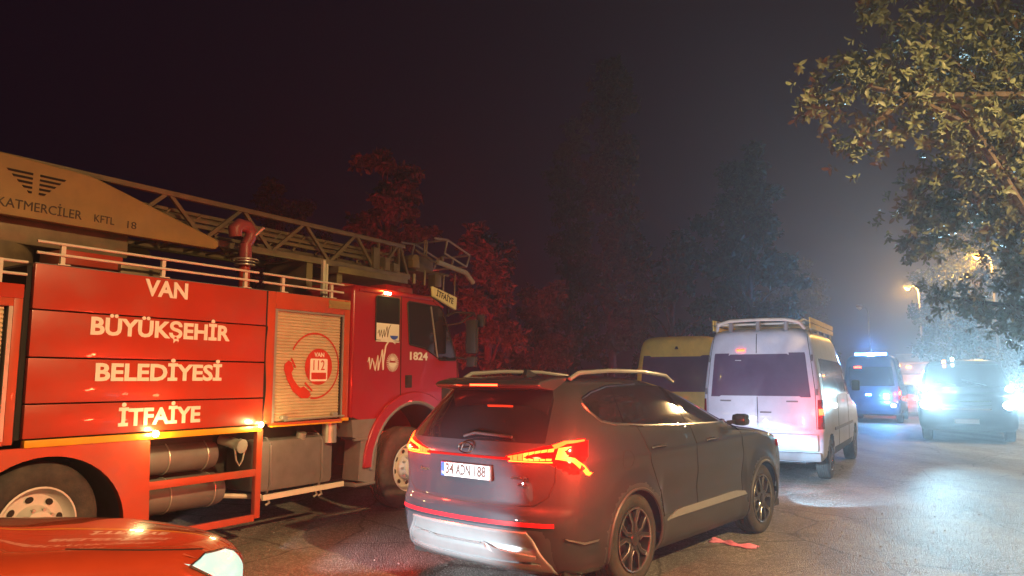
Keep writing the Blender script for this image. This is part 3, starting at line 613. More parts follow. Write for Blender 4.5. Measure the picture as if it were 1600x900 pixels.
for k in range(22): tr('rung', 'ladder_metal', lambda b: b.tube([(-5.4 + k * .3, LY0, ZB - .01), (-5.4 + k * .3, LY1, ZB - .01)], .016, 6), parent=LD)
for z, y in ((3.36, .95), (3.36, 1.55), (3.29, 1.03), (3.29, 1.47), (3.50, 1.0), (3.50, 1.5), (3.43, .98)):
    tr('inner_section', 'ladder_metal', lambda b: b.box(-5.3, .9, y - .02, y + .02, z - .018, z + .018), parent=LD)
for k in range(16): tr('inner_brace', 'ladder_metal', lambda b: b.bar((-5.2 + k * .38, .97, 3.29), (-5.0 + k * .38, .97, 3.50), .018, .02), parent=LD)
tr('ladder_support', 'ladder_metal', lambda b: (b.box(-.88, -.78, .85, 1.65, 2.6, 3.18), b.box(-.45, .95, .72, 1.75, 3.06, 3.15, .01), b.box(-.4, -.3, .8, 1.7, 2.85, 3.08)))
tr('cable_box', 'ladder_metal', lambda b: (b.box(.30, .42, .80, .86, 3.22, 3.52), b.box(.52, .62, .78, .88, 3.22, 3.40), b.box(.70, .80, .78, .88, 3.22, 3.34)), parent=LD)
tr('pulley', 'boom_yellow', lambda b: (b.tube([(1.22, .80, 3.46), (1.22, .88, 3.46)], .085, 16), b.box(1.14, 1.30, .79, .89, 3.34, 3.46, .01)), parent=LD)
# turntable housing with louvres
cw = [(-6.6, 3.06), (-6.6, 3.66), (-4.60, 3.60), (-3.80, 3.565), (-3.70, 3.545), (-2.42, 3.18), (-2.385, 3.15), (-2.38, 3.09), (-2.41, 3.065)]
HS = tr('turntable_housing', 'boom_yellow', lambda b: (b.prism(cw, .58, .66),), bevel=.012)
tr('turntable_housing', 'boom_yellow', lambda b: b.prism(cw, 1.84, 1.92), bevel=.012)
for i in range(5):
    z = 3.468 - .041 * i
    tr('louvre', 'dark_gap', lambda b: b.prism([(-4.49 + .043 * i, z), (-4.28, z), (-4.28, z - .018), (-4.475 + .043 * i, z - .018)], .572, .60), parent=HS)
    tr('louvre', 'dark_gap', lambda b: b.prism([(-4.22, z), (-4.00 - .040 * i, z), (-4.015 - .040 * i, z - .018), (-4.22, z - .018)], .572, .60), parent=HS)
fit_lettering('KATMERCİLER', .085, .70, 'dark_print', HS, M_side(-4.19, .577, 3.165), bold=.0)
fit_lettering('KFTL', .075, .19, 'dark_print', HS, M_side(-3.63, .577, 3.165), bold=.0); fit_lettering('18', .075, .09, 'dark_print', HS, M_side(-3.36, .577, 3.160), bold=.0)
tr('turntable', 'ladder_metal', lambda b: (b.tube([(-4.6, 1.25, 2.6), (-4.6, 1.25, 2.85)], .62, 28), b.box(-5.3, -3.3, .72, 1.78, 2.85, 3.12, .02), b.box(-3.6, -3.2, .30, .7, 2.6, 2.74, .02)))
tr('deck_locker', 'truck_red', lambda b: b.box(-4.1, -3.55, .35, .75, 2.605, 2.80, .02))
# water monitor
def mon(b):
    b.tube([(-2.05, .55, 2.60), (-2.05, .55, 2.93)], .062, 14)
def mon2(b):
    b.tube([(-2.05, .55, 2.96), (-2.05, .55, 3.12), (-2.05, .55, 3.18)], [.075, .07, .06], 14)
    b.tube([(-2.05, .55, 3.16), (-2.0, .55, 3.24), (-1.98, .55, 3.32), (-2.04, .55, 3.38), (-2.14, .55, 3.38), (-2.20, .55, 3.32), (-2.19, .55, 3.24)], [.06, .065, .07, .072, .075, .08, .07], 14)
tr('monitor_riser', 'truck_red', mon); MO = tr('water_monitor', 'monitor_paint', mon2)
tr('flange', 'aluminium', lambda b: [b.tube([(-2.05, .55, z), (-2.05, .55, z + .014)], .115, 20) for z in (2.93, 2.965)], parent=MO)
tr('monitor_wheel', 'aluminium', lambda b: b.tube([(-2.05 + .14 * math.cos(R(a)), .55 + .14 * math.sin(R(a)), 2.995) for a in range(0, 361, 20)], .009, 6), parent=MO)
tr('monitor_lever', 'aluminium', lambda b: b.tube([(-1.97, .50, 3.28), (-1.90, .44, 3.38)], .02), parent=MO)
# rescue basket folded over the cab front
BK = empty('rescue_basket', (0, 0, 0)); BK.parent = TR
def T_(*pts, r=.017): return lambda b: b.tube(list(pts), r, 7)
y0, y1 = .90, 1.60
for y in (y0, y1):
    dx = (y - .90) * 0
    tr('basket_rail', 'rail_white', T_((1.80 + dx, y, 3.90), (2.13, y, 3.925), (2.76, y, 3.755), (2.66, y, 3.545)), parent=BK)
    tr('basket_rail', 'rail_white', T_((2.13, y, 3.925), (2.06, y, 3.69), (2.66, y, 3.545)), parent=BK)
    tr('basket_post', 'ladder_metal', T_((1.55, y, 3.83), (1.53, y, 3.56), r=.014), parent=BK); tr('basket_post', 'ladder_metal', T_((1.60, y, 3.83), (1.59, y, 3.56), r=.014), parent=BK)
tr('basket_rail', 'rail_white', T_((2.76, y0, 3.755), (2.76, y1, 3.755)), parent=BK); tr('basket_rail', 'rail_white', T_((2.13, y0, 3.925), (2.13, y1, 3.925)), parent=BK)
tr('basket_rail', 'rail_white', T_((2.66, y0, 3.545), (2.66, y1, 3.545)), parent=BK)
tr('basket_floor', 'ladder_metal', lambda b: (b.box(1.40, 2.25, .95, 1.6, 3.33, 3.37), b.box(1.45, 1.9, 1.0, 1.5, 3.37, 3.60, .02)), parent=BK)
tr('basket_nozzle', 'rail_white', T_((1.74, .80, 3.50), (2.50, .80, 3.42), (2.52, .80, 3.41), (2.72, .80, 3.27), r=.042), parent=BK)
tr('basket_arm', 'ladder_metal', T_((1.22, .82, 3.62), (1.75, .82, 3.48), r=.02), parent=BK)
for pts, r_ in (([(2.15, .85, 3.42), (2.22, .85, 3.60)], .022), ([(1.95, .85, 3.45), (1.92, .85, 3.60), (2.0, .85, 3.62)], .03), ([(2.05, .9, 3.33), (2.02, .9, 3.05), (1.8, .9, 2.95)], .016), ([(2.35, .9, 3.40), (2.33, .9, 3.0)], .012), ([(1.50, .85, 3.33), (1.49, .85, 3.1)], .02), ([(1.24, .85, 3.1), (1.24, .85, 3.25)], .03)):
    tr('basket_hose', 'ladder_metal', T_(*pts, r=r_), parent=BK)
tr('basket_gear', 'ladder_metal', lambda b: b.box(1.70, 1.86, .8, .95, 3.10, 3.30, .02), parent=BK)

# ------------------------------------------------------------------ road vehicles
def car_wheel(parent, x, y, r=.37, rr=.255, w=.235, side=-1, alloy=True):
    e = empty('wheel', (x, y, r)); e.parent = parent
    if side > 0: e.rotation_euler = (0, 0, math.pi)
    pr = [(rr * .97, .06), (rr, .02), (rr + .02, .004), (r * .84, -.004), (r * .93, .006), (r * .98, .022), (r, .045)]
    for k in range(4):
        y0 = .05 + k * (w - .1) / 4; pr += [(r, y0), (r - .008, y0 + .003), (r - .008, y0 + .011), (r, y0 + .014)]
    pr += [(r, w - .045), (r * .97, w - .015), (r * .84, w), (rr, w - .01)]
    MB().lathe(pr, 52).build('tyre', 'rubber', e, sharp=40)
    rim = MB().lathe([(rr, .02), (rr * 1.005, .004), (rr * .965, .0), (rr * .95, .02), (rr * .93, .12), (rr * .3, .13), (.001, .13)], 44).build('rim', 'alloy_dark' if alloy else 'grey_plastic', e, sharp=40)
    MB().lathe([(rr * 1.0, .004), (rr * .985, -.003), (rr * .95, .002), (rr * .945, .012)], 44).build('rim_edge', 'alloy_cut', rim, sharp=40)
    for k in range(5):
        a = 2 * math.pi * k / 5 + math.pi / 2
        c = lambda rad, off: (rad * math.cos(a) - off * math.sin(a), rad * math.sin(a) + off * math.cos(a))
        sp = MB()
        for sg in (-1, 1):
            poly = [c(rr * .16, sg * .0), c(rr * .16, sg * .045), c(rr * .50, sg * .034), c(rr * .96, sg * .105), c(rr * .97, sg * .062), c(rr * .56, sg * .006)]
            sp.prism(poly if sg > 0 else poly[::-1], .012, .05)
        sp.build('spoke', 'alloy_dark', rim, sharp=30, bevel=.005)
        ed = MB()
        for sg in (-1, 1): ed.tube([(q[0], .010, q[1]) for q in (c(rr * .30, sg * .040), c(rr * .50, sg * .034), c(rr * .95, sg * .100))], .0045, 5)
        ed.build('spoke_edge', 'alloy_cut', rim)
    MB().lathe([(.055, .02), (.05, .004), (.03, .0), (.001, .0)], 20).build('hub_cap', 'alloy_dark', rim)
    return e
def veh(name, loc, hd, label, cat, group=None): return empty(name, (loc[0], loc[1], .006), hd, label, cat, group)
def mir(poly): return [(-a, z) for a, z in poly][::-1]
COOL, RED = (.78, .90, 1.0), (1, .05, .02)

def make_suv():
    V = veh('suv', (-.389, 5.98), 39.7, 'grey family SUV with lit red tail lamps and white number plate 34 ADN 188', 'car')
    AX = (1.07, 3.80); ZR = .37
    def sd(x, z):
        f = 0
        for ax in AX:
            d = math.hypot(x - ax, z - ZR); f += .020 * math.exp(-((d - .44) / .075) ** 2)
        f += .014 * math.exp(-((z - (1.02 + .02 * x)) / .05) ** 2) * (1 if .3 < x < 4.2 else 0)
        f -= .020 * math.exp(-((z - .68) / .13) ** 2) * (1 if 1.5 < x < 3.3 else 0)
        return f
    def sm(a, b, x): t = max(0, min(1, (x - a) / (b - a))); return t * t * (3 - 2 * t)
    def rdp(y, z):
        y = abs(y); f = 0
        f -= .012 * sm(1.05, 1.075, z) * (1 - sm(1.10, 1.15, z)) * (1 - sm(.8, .9, y))
        f += .022 * sm(.40, .42, z) * (1 - sm(.50, .52, z)) * (1 - sm(.60, .72, y))
        return f
    rows = [(.20, .20, 4.55, .84, .42, .5), (.26, .08, 4.62, .895, .42, .5), (.34, .035, 4.68, .925, .42, .55), (.46, .010, 4.74, .94, .42, .6), (.60, .0, 4.77, .945, .40, .6),
            (.68, .012, 4.785, .947, .40, .6), (.72, .045, 4.785, .948, .38, .6), (.90, .055, 4.75, .95, .37, .6), (1.0, .045, 4.66, .948, .36, .6), (1.06, .040, 4.50, .942, .36, .7), (1.12, .050, 4.15, .934, .36, .8),
            (1.17, .072, 3.72, .922, .36, .9), (1.22, .105, 3.50, .905, .36, .9), (1.30, .165, 3.27, .868, .36, .9), (1.40, .245, 3.0, .818, .36, .9), (1.50, .325, 2.72, .768, .36, .9),
            (1.58, .395, 2.46, .720, .35, .9), (1.63, .44, 2.25, .665, .35, .9), (1.665, .50, 2.05, .57, .35, .8), (1.685, .58, 1.85, .44, .3, .7), (1.695, .70, 1.65, .26, .25, .5)]
    S = Shell(rows, n=3.0, bulge=.035, side_disp=sd, rear_disp=rdp)
    dlo = [(.56, 1.475), (.60, 1.41), (.70, 1.335), (.86, 1.305), (1.3, 1.272), (1.9, 1.250), (2.6, 1.236), (3.26, 1.232), (2.98, 1.365), (2.66, 1.500), (2.42, 1.565), (2.05, 1.600), (1.5, 1.618), (1.0, 1.602), (.72, 1.555), (.58, 1.51)]
    rw = [(-.70, 1.185), (.70, 1.185), (.68, 1.26), (.60, 1.50), (.55, 1.575), (-.55, 1.575), (-.60, 1.50), (-.68, 1.26)]
    ws = [(-.80, 1.235), (.80, 1.235), (.66, 1.50), (.56, 1.60), (-.56, 1.60), (-.66, 1.50)]
    lampR = [(-.40, 1.085), (-.40, 1.055), (-.60, 1.040), (-.75, 1.045), (-.86, .985), (-.90, .95), (-.925, 1.0), (-.91, 1.20), (-.88, 1.215), (-.70, 1.165)]
    clad = [(1.40, .15), (1.40, .46), (1.52, .50), (3.30, .46), (3.42, .15)]
    bump = [(-.72, .19), (.72, .19), (.74, .30), (.60, .535), (-.60, .535), (-.74, .30)]
    reg = [('sill_cladding', 'suv_clad', 'R', clad), ('sill_cladding', 'suv_clad', 'L', clad)]
    for ax in AX:
        reg += [('arch_cladding', 'suv_clad', sd_, circle_poly(ax, ZR, .455, 40)) for sd_ in 'RL']
    reg += [('bumper_skirt', 'suv_clad', 'B', [(-.77, .15), (.77, .15), (.77, .50), (.70, .56), (-.70, .56), (-.77, .50)]), ('skid_plate', 'suv_silver', 'B', bump)]
    reg += [('side_window', 'glass_dark', 'R', dlo), ('side_window', 'glass_dark', 'L', dlo), ('rear_window', 'glass_dark', 'B', rw), ('windscreen', 'glass_dark', 'F', ws),
            ('tail_lamp', 'lamp_red_glass', 'B', lampR), ('tail_lamp', 'lamp_red_glass', 'B', mir(lampR))]
    for ax in AX: reg += [('arch_opening', None, sd_, circle_poly(ax, ZR, .405, 40)) for sd_ in 'RL']
    out = S.mesh(reg, V, ('body', 'suv_paint'), nr=88, nb=46, ns=96, nf=20)
    lamps = [out[i] for i, r_ in enumerate(reg) if r_[0] == 'tail_lamp']
    P = lambda name, m, fn, parent=V, **kw: one(name, m, parent, fn, **kw)
    P('underbody', 'chassis', lambda b: (b.box(.3, 4.5, -.64, .64, .22, .85), b.box(.25, 4.6, -.80, .80, .19, .26)))
    for ax in AX:
        for sg in (-1, 1):
            P('arch_lip', 'suv_clad', lambda b: b.tube([S.on('R' if sg < 0 else 'L', ax + .408 * math.cos(R(a)), max(.21, ZR + .408 * math.sin(R(a))), .004) for a in range(-20, 201, 6)], .013, 6))
            car_wheel(V, ax, sg * .925, side=sg)
    # bright window line, seams, handles
    P('window_trim', 'chrome', lambda b: b.tube(S.line('R', dlo[12:] + dlo[:8], .005, .06), .012, 6))
    P('window_pillar', 'glass_dark', lambda b: S.strip(b, 'R', [(1.02, 1.29), (1.06, 1.605)], [(1.10, 1.285), (1.13, 1.607)], .004))
    P('window_pillar', 'glass_dark', lambda b: S.strip(b, 'R', [(2.10, 1.246), (2.02, 1.598)], [(2.18, 1.246), (2.10, 1.597)], .004))
    for q in ([(2.14, 1.24), (2.20, .8), (2.18, .48)], [(1.20, 1.275), (1.32, .98), (1.47, .70), (1.50, .50)], [(3.20, 1.225), (3.27, .9), (3.22, .48)]): P('door_gap', 'dark_gap', lambda b: b.tube(S.line('R', q, -.001), .006, 5))
    P('tailgate_gap', 'dark_gap', lambda b: b.tube(S.line('B', [(.80, 1.03), (.79, .92), (.74, .80), (.64, .735), (.4, .715), (0, .708), (-.4, .715), (-.64, .735), (-.74, .80), (-.79, .92), (-.80, 1.03)], -.001, .04), .0055, 5))
    for x0 in (1.32, 2.35): P('door_handle', 'chrome', lambda b: b.tube([S.on('R', x0, 1.085, .012), S.on('R', x0 + .03, 1.09, .035), S.on('R', x0 + .20, 1.09, .038), S.on('R', x0 + .23, 1.085, .014)], .011, 7))
    P('fuel_flap', 'dark_gap', lambda b: b.tube(S.line('R', [(.95 + .085 * math.cos(R(a)), 1.02 + .075 * math.sin(R(a))) for a in range(0, 361, 20)], -.001), .003, 5))
    P('sill_strip', 'suv_silver', lambda b: S.strip(b, 'R', [(1.56, .455), (1.72, .462), (3.0, .475), (3.30, .478)], [(1.60, .470), (1.78, .525), (3.0, .545), (3.26, .515)], .016, 14, .03))
    # rear details
    P('reflector_strip', 'reflector_red', lambda b: S.strip(b, 'B', [(.80, .585), (0, .575), (-.80, .585)], [(.80, .615), (0, .605), (-.80, .615)], .008, 24))
    P('bumper_fold', 'suv_silver', lambda b: S.strip(b, 'B', [(.62, .425), (.30, .405), (-.22, .405), (-.34, .360), (-.66, .360)], [(.62, .440), (.30, .420), (-.16, .420), (-.26, .405), (-.66, .378)], .022, 24, .03))
    P('bumper_fold', 'suv_silver', lambda b: S.strip(b, 'B', [(.66, .305), (0, .285), (-.68, .305)], [(.66, .318), (0, .300), (-.68, .318)], .014, 24, .03))
    P('bumper_vent', 'chrome', lambda b: S.strip(b, 'R', [(.20, .50), (.33, .455), (.50, .452)], [(.18, .515), (.33, .472), (.52, .468)], .018, 24, .03))
    P('bumper_trim', 'suv_silver', lambda b: b.tube(S.line('B', [(.74, .23), (.74, .30), (.60, .535), (.2, .528), (-.2, .528), (-.60, .535), (-.74, .30), (-.74, .23)], .002, .03), .013, 6))
    P('light_bar', 'lamp_red_glass', lambda b: S.strip(b, 'B', [(.45, 1.060), (-.45, 1.060)], [(.45, 1.076), (-.45, 1.076)], .006, 20), parent=V)
    for sg, lo in ((-1, lamps[0]), (1, lamps[1])):
        for k in range(8):
            a = .43 + k * .044; b_ = a + .038; z0, z1 = 1.060 + .0012 * k, 1.085 + .0085 * k; z2 = 1.085 + .0085 * (k + 1)
            P('lamp_segment', 'lit_tail_hot' if k > 2 else 'lit_tail', lambda b: S.strip(b, 'B', [(sg * a, z0), (sg * b_, z0)], [(sg * a, z1), (sg * b_, z2)], .006, 2, .012), parent=lo)
        P('lamp_segment', 'lit_tail_hot', lambda b: S.strip(b, 'B', [(sg * .43, 1.046), (sg * .78, 1.049)], [(sg * .43, 1.054), (sg * .78, 1.058)], .006, 10, .012), parent=lo)
        P('lamp_segment', 'lit_tail_hot', lambda b: S.strip(b, 'B', [(sg * .80, 1.075), (sg * .862, 1.080)], [(sg * .80, 1.155), (sg * .862, 1.165)], .006, 4, .012), parent=lo)
        s_ = 'R' if sg < 0 else 'L'
        P('lamp_segment', 'lit_tail', lambda b: S.strip(b, s_, [(.17, 1.15), (.24, 1.185), (.40, 1.20)], [(.17, 1.175), (.24, 1.205), (.40, 1.212)], .005, 8, .012), parent=lo)
        P('lamp_segment', 'lit_tail_hot', lambda b: S.strip(b, s_, [(.16, 1.075), (.24, 1.055), (.36, .955), (.40, .945)], [(.16, 1.105), (.26, 1.085), (.40, .975), (.44, .965)], .005, 12, .012), parent=lo)
        point('tail_light', V, (-.14, sg * .66, 1.10), (1, .03, .012), 60 if sg < 0 else 34, .05); point('tail_light', V, (.16, sg * 1.08, 1.10), (1, .035, .012), 115 if sg < 0 else 45, .05)
    def sign_plate(b): b.box(.026, .050, -.275, .275, .885, 1.005, .006)
    PH = P('number_plate', 'black_plastic', sign_plate)
    P('plate_face', 'plate_white', lambda b: b.box(.020, .0265, -.26, .225, .893, .998), parent=PH); P('plate_band', 'plate_blue', lambda b: b.box(.020, .0265, .225, .26, .893, .998), parent=PH)
    fit_lettering('34', .082, .090, 'dark_print', PH, M_rear(.0185, .165, .946), bold=.034, extrude=.0008)
    fit_lettering('ADN', .082, .158, 'dark_print', PH, M_rear(.0185, .018, .946), bold=.034, extrude=.0008)
    fit_lettering('188', .082, .120, 'dark_print', PH, M_rear(.0185, -.165, .946), bold=.034, extrude=.0008)
    fit_lettering('TR', .020, .024, 'white_text', PH, M_rear(.0185, .2425, .915), bold=.0, extrude=.0008)
    # slanted H in an oval
    zb, xb = 1.125, S.rear_x(0, 1.125) - .008
    def ell(b): b.tube([(xb - .004, .078 * math.cos(R(a)), zb + .040 * math.sin(R(a))) for a in range(0, 361, 10)], .0055, 6, caps=False)
    def hh(b):
        b.tube([(xb - .004, .052, zb - .022), (xb - .004, .030, zb + .024)], .0065, 6); b.tube([(xb - .004, -.030, zb - .024), (xb - .004, -.052, zb + .022)], .0065, 6)
        b.tube([(xb - .004, .040, zb - .006), (xb - .004, .0, zb + .002), (xb - .004, -.042, zb + .008)], .0055, 6)
    P('maker_badge', 'chrome', ell); P('maker_badge', 'chrome', hh)
    fit_lettering('SANTA FE', .026, .20, 'chrome', V, M_rear(S.rear_x(.5, .93) - .005, -.50, .925), bold=.02)
    fit_lettering('HTRAC', .020, .09, 'chrome', V, M_rear(S.rear_x(.5, .88) - .005, -.55, .875), bold=.01)
    fit_lettering('Smart', .026, .11, 'chrome', V, M_rear(S.rear_x(.5, .93) - .005, .50, .925), bold=.01)
    SP = P('spoiler', 'suv_paint', lambda b: b.prism([(.235, 1.620), (.27, 1.597), (.44, 1.575), (.62, 1.650), (.62, 1.686), (.42, 1.676), (.27, 1.648)], -.575, .575), bevel=.014)
    P('brake_lamp', 'lit_brake', lambda b: [b.box(.228, .246, -.148 + .0212 * k, -.132 + .0212 * k, 1.612, 1.626) for k in range(14)], parent=SP)
    P('rear_wiper', 'black_plastic', lambda b: b.tube([S.on('B', .06, 1.20, .02), S.on('B', -.05, 1.225, .03), S.on('B', -.42, 1.215, .016)], .012, 6))
    for sg in (-1, 1):
        v_ = 'R' if sg < 0 else 'L'
        P('roof_rail', 'suv_silver', lambda b: b.tube([(.62, sg * .60, 1.665), (.74, sg * .60, 1.715), (1.2, sg * .605, 1.738), (1.8, sg * .60, 1.735), (2.25, sg * .595, 1.700), (2.42, sg * .59, 1.635)], [.016, .02, .02, .02, .02, .014], 8))
        P('mirror', 'suv_paint', lambda b: b.box(3.06, 3.20, sg * .985 - .08, sg * .985 + .08, 1.19, 1.31, .045))
        P('mirror_stalk', 'black_plastic', lambda b: b.bar((3.06, sg * .88, 1.22), (3.06, sg * .95, 1.23), .08, .04))
        P('headlamp', 'lit_head', lambda b: S.strip(b, 'F', [(sg * .55, .92), (sg * .78, .93)], [(sg * .55, .95), (sg * .78, .955)], .006, 6))
        P('side_marker', 'reflector_red', lambda b: S.strip(b, v_, [(4.30, .90), (4.42, .89)], [(4.30, .98), (4.42, .96)], .006, 4))
        spot('headlamp_light', V, (4.86, sg * .66, .80), (1, -.08, -.315), (.40, .74, 1), 620, 42, .22, .03); spot('headlamp_spill', V, (4.90, sg * .66, .82), (1, -.05, .10), (.70, .74, 1), 190, 105, .8, .03)
    P('shark_fin', 'suv_paint', lambda b: b.prism([(.78, 1.69), (.98, 1.69), (.80, 1.755)], -.02, .02))
    P('door_light', 'lit_marker', lambda b: b.tube([S.on('R', .95, 1.115, .002), S.on('R', .955, 1.115, .006)], .006, 8)) if False else None
    return V
make_suv()

def van_shell(res, V, paint, glass, L=5.6, H=2.52, arch=True, rear_win=True, lampm='lamp_red_glass'):
    k = H / 2.52
    rows = [(.34, .08, L - .12, .90, .25, .5), (.42, .03, L - .04, .955, .25, .5), (.60, .0, L, .975, .24, .5), (.80, .0, L, .98, .24, .5), (.86, .03, L - .02, .98, .24, .5), (1.05, .03, L - .12, .98, .24, .6), (1.18, .035, L - .55, .978, .24, .7), (1.30, .04, L - 1.0, .972, .24, .8),
            (1.5, .05, L - 1.25, .955, .24, .9), (1.8 * k, .075, L - 1.52, .92, .24, .9), (2.1 * k, .11, L - 1.85, .875, .24, .9), (2.3 * k, .15, L - 2.1, .84, .25, .8), (2.42 * k, .19, L - 2.3, .79, .26, .7), (2.485 * k, .26, L - 2.5, .70, .27, .6), (2.515 * k, .38, L - 2.7, .54, .25, .5), (H, .60, L - 3.0, .25, .2, .3)]
    S = Shell(rows, n=4.2, bulge=.02)
    z0, z1 = 1.385, 2.075 * k
    rw = [(-.80, z0), (.80, z0), (.735, z1), (-.735, z1)]
    sw = [(.42, 1.40), (3.35, 1.40), (3.35, 1.98 * k), (.50, 2.0 * k)]; fw = [(3.45, 1.36), (4.35, 1.36), (3.85, 1.95 * k), (3.48, 1.98 * k)]
    tl = [(-.99, .86), (-.885, .86), (-.895, 1.34), (-.99, 1.34)]
    reg = [('lower_cladding', 'black_plastic', 'R', [(1.3, .2), (1.3, .50), (4.0, .50), (4.0, .2)]), ('rear_bumper', paint, 'B', [(-1, .2), (1, .2), (1, .83), (-1, .83)])]
    if rear_win: reg.append(('rear_window', glass, 'B', rw))
    reg += [('side_window', glass, 'R', sw), ('side_window', glass, 'L', sw), ('door_window', glass, 'R', fw), ('door_window', glass, 'L', fw), ('windscreen', glass, 'F', [(-.85, 1.33), (.85, 1.33), (.78, 2.1 * k), (-.78, 2.1 * k)]), ('tail_lamp', lampm, 'B', tl), ('tail_lamp', lampm, 'B', mir(tl))]
    if arch:
        for ax in (.95, L - 1.0): reg += [('arch_opening', None, s_, circle_poly(ax, .34, .41, 32)) for s_ in 'RL']
    nr, nb, ns, nf = res; out = S.mesh(reg, V, ('body', paint), nr, nb, ns, nf)
    one('underbody', 'chassis', V, lambda b: b.box(.25, L - .3, -.66, .66, .30, .90))
    for ax in (.95, L - 1.0):
        for sg in (-1, 1): car_wheel(V, ax, sg * .955, r=.345, rr=.20, w=.22, side=sg, alloy=False)
    return S, out, reg
def make_white_van():
    V = veh('van', (4.07, 12.34), 30.4, 'white high-roof panel van with roof rack and one glowing right tail lamp', 'van')
    S, out, reg = van_shell((66, 36, 70, 16), V, 'van_white', 'van_glass')
    P = lambda name, m, fn, parent=V, **kw: one(name, m, parent, fn, **kw)
    P('door_gap', 'dark_gap', lambda b: (b.tube(S.line('B', [(.03, .88), (.03, 1.37)], -.001), .007, 5), b.tube(S.line('B', [(.03, 2.09), (.03, 2.42)], -.001), .007, 5), b.tube(S.line('B', [(-.87, .86), (-.865, 1.5), (-.80, 2.1), (-.76, 2.40)], -.001), .006, 5), b.tube(S.line('B', [(.87, .86), (.865, 1.5), (.80, 2.1), (.76, 2.40)], -.001), .006, 5)))
    P('rear_bumper_step', 'van_white', lambda b: b.box(-.06, .25, -.90, .90, .52, .79, .04))
    P('lower_bumper', 'grey_plastic', lambda b: b.box(-.03, .3, -.93, .93, .36, .50, .03))
    for y, z in ((.55, 1.30), (-.52, 1.30), (-.10, 1.12)): P('badge', 'grey_plastic', lambda b: S.strip(b, 'B', [(y + .09, z - .012), (y - .09, z - .012)], [(y + .09, z + .012), (y - .09, z + .012)], .006, 4))
    for z in (2.0, 1.45): 
        for sg in (-1, 1): P('hinge', 'grey_plastic', lambda b: b.tube([S.on('B', sg * .885 * (.93 if z > 1.9 else 1), z - .05, .015), S.on('B', sg * .885 * (.93 if z > 1.9 else 1), z + .05, .015)], .018, 6))
    P('brake_lamp', 'lit_brake', lambda b: S.strip(b, 'B', [(.35, 2.125), (.22, 2.125)], [(.35, 2.155), (.22, 2.155)], .02, 4))
    P('interior_lamp', 'plate_white', lambda b: S.strip(b, 'B', [(.38, 1.97), (.28, 1.965)], [(.38, 1.98), (.28, 1.978)], .004, 3))
    rl = [out[i] for i, r_ in enumerate(reg) if r_[0] == 'tail_lamp'][0]
    P('lit_bulb', 'lit_brake', lambda b: S.strip(b, 'B', [(-.905, 1.085), (-.965, 1.085)], [(-.905, 1.185), (-.965, 1.185)], .012, 3), parent=rl)
    point('tail_light', V, (-.20, -.95, 1.13), (1, .05, .04), 20, .06)
    P('side_trim', 'grey_plastic', lambda b: S.strip(b, 'R', [(1.4, .78), (4.1, .78)], [(1.4, .83), (4.1, .83)], .012, 10))
    P('door_gap', 'dark_gap', lambda b: (b.tube(S.line('R', [(3.42, .5), (3.42, 1.36)], -.001), .006, 5), b.tube(S.line('R', [(1.9, .5), (1.9, 1.38)], -.001), .006, 5)))
    for sg in (-1, 1): P('mirror', 'black_plastic', lambda b: b.box(4.15, 4.25, sg * 1.06 - .08, sg * 1.06 + .08, 1.42, 1.64, .04))
    # roof rack
    RK = empty('roof_rack', (0, 0, 0)); RK.parent = V
    for sg in (-1, 1): P('rack_rail', 'rail_white', lambda b: b.tube([(.15, sg * .64, 2.58), (.3, sg * .70, 2.64), (3.0, sg * .70, 2.64)], .024), parent=RK)
    P('rack_rail', 'rail_white', lambda b: b.tube([(.30, .72, 2.50), (.16, .66, 2.60), (.13, .45, 2.645), (.12, 0, 2.655), (.13, -.45, 2.645), (.16, -.66, 2.60), (.30, -.72, 2.50)], .028, 8), parent=RK)
    for k in range(5): P('cross_bar', 'rail_white', lambda b: b.tube([(.4 + .6 * k, -.72, 2.60), (.4 + .6 * k, .72, 2.60)], .02), parent=RK)
    for y in (-.45, 0, .45): P('rack_foot', 'grey_plastic', lambda b: b.box(.16, .24, y - .03, y + .03, 2.47, 2.63), parent=RK)
    for sg in (-1, 1):
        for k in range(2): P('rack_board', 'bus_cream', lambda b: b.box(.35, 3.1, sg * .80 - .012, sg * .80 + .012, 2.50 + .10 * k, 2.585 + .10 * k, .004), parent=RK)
        for k in range(4): P('rack_foot', 'rail_white', lambda b: b.box(.5 + .8 * k, .54 + .8 * k, sg * .78 - .015, sg * .78 + .015, 2.40, 2.67), parent=RK)
make_white_van()
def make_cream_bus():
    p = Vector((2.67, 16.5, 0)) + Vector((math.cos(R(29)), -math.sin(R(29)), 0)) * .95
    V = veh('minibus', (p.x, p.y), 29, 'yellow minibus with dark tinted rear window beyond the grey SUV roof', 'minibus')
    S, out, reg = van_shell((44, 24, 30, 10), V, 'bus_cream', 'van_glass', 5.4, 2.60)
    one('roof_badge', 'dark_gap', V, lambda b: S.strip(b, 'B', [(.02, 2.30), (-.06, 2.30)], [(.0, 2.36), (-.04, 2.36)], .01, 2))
make_cream_bus()

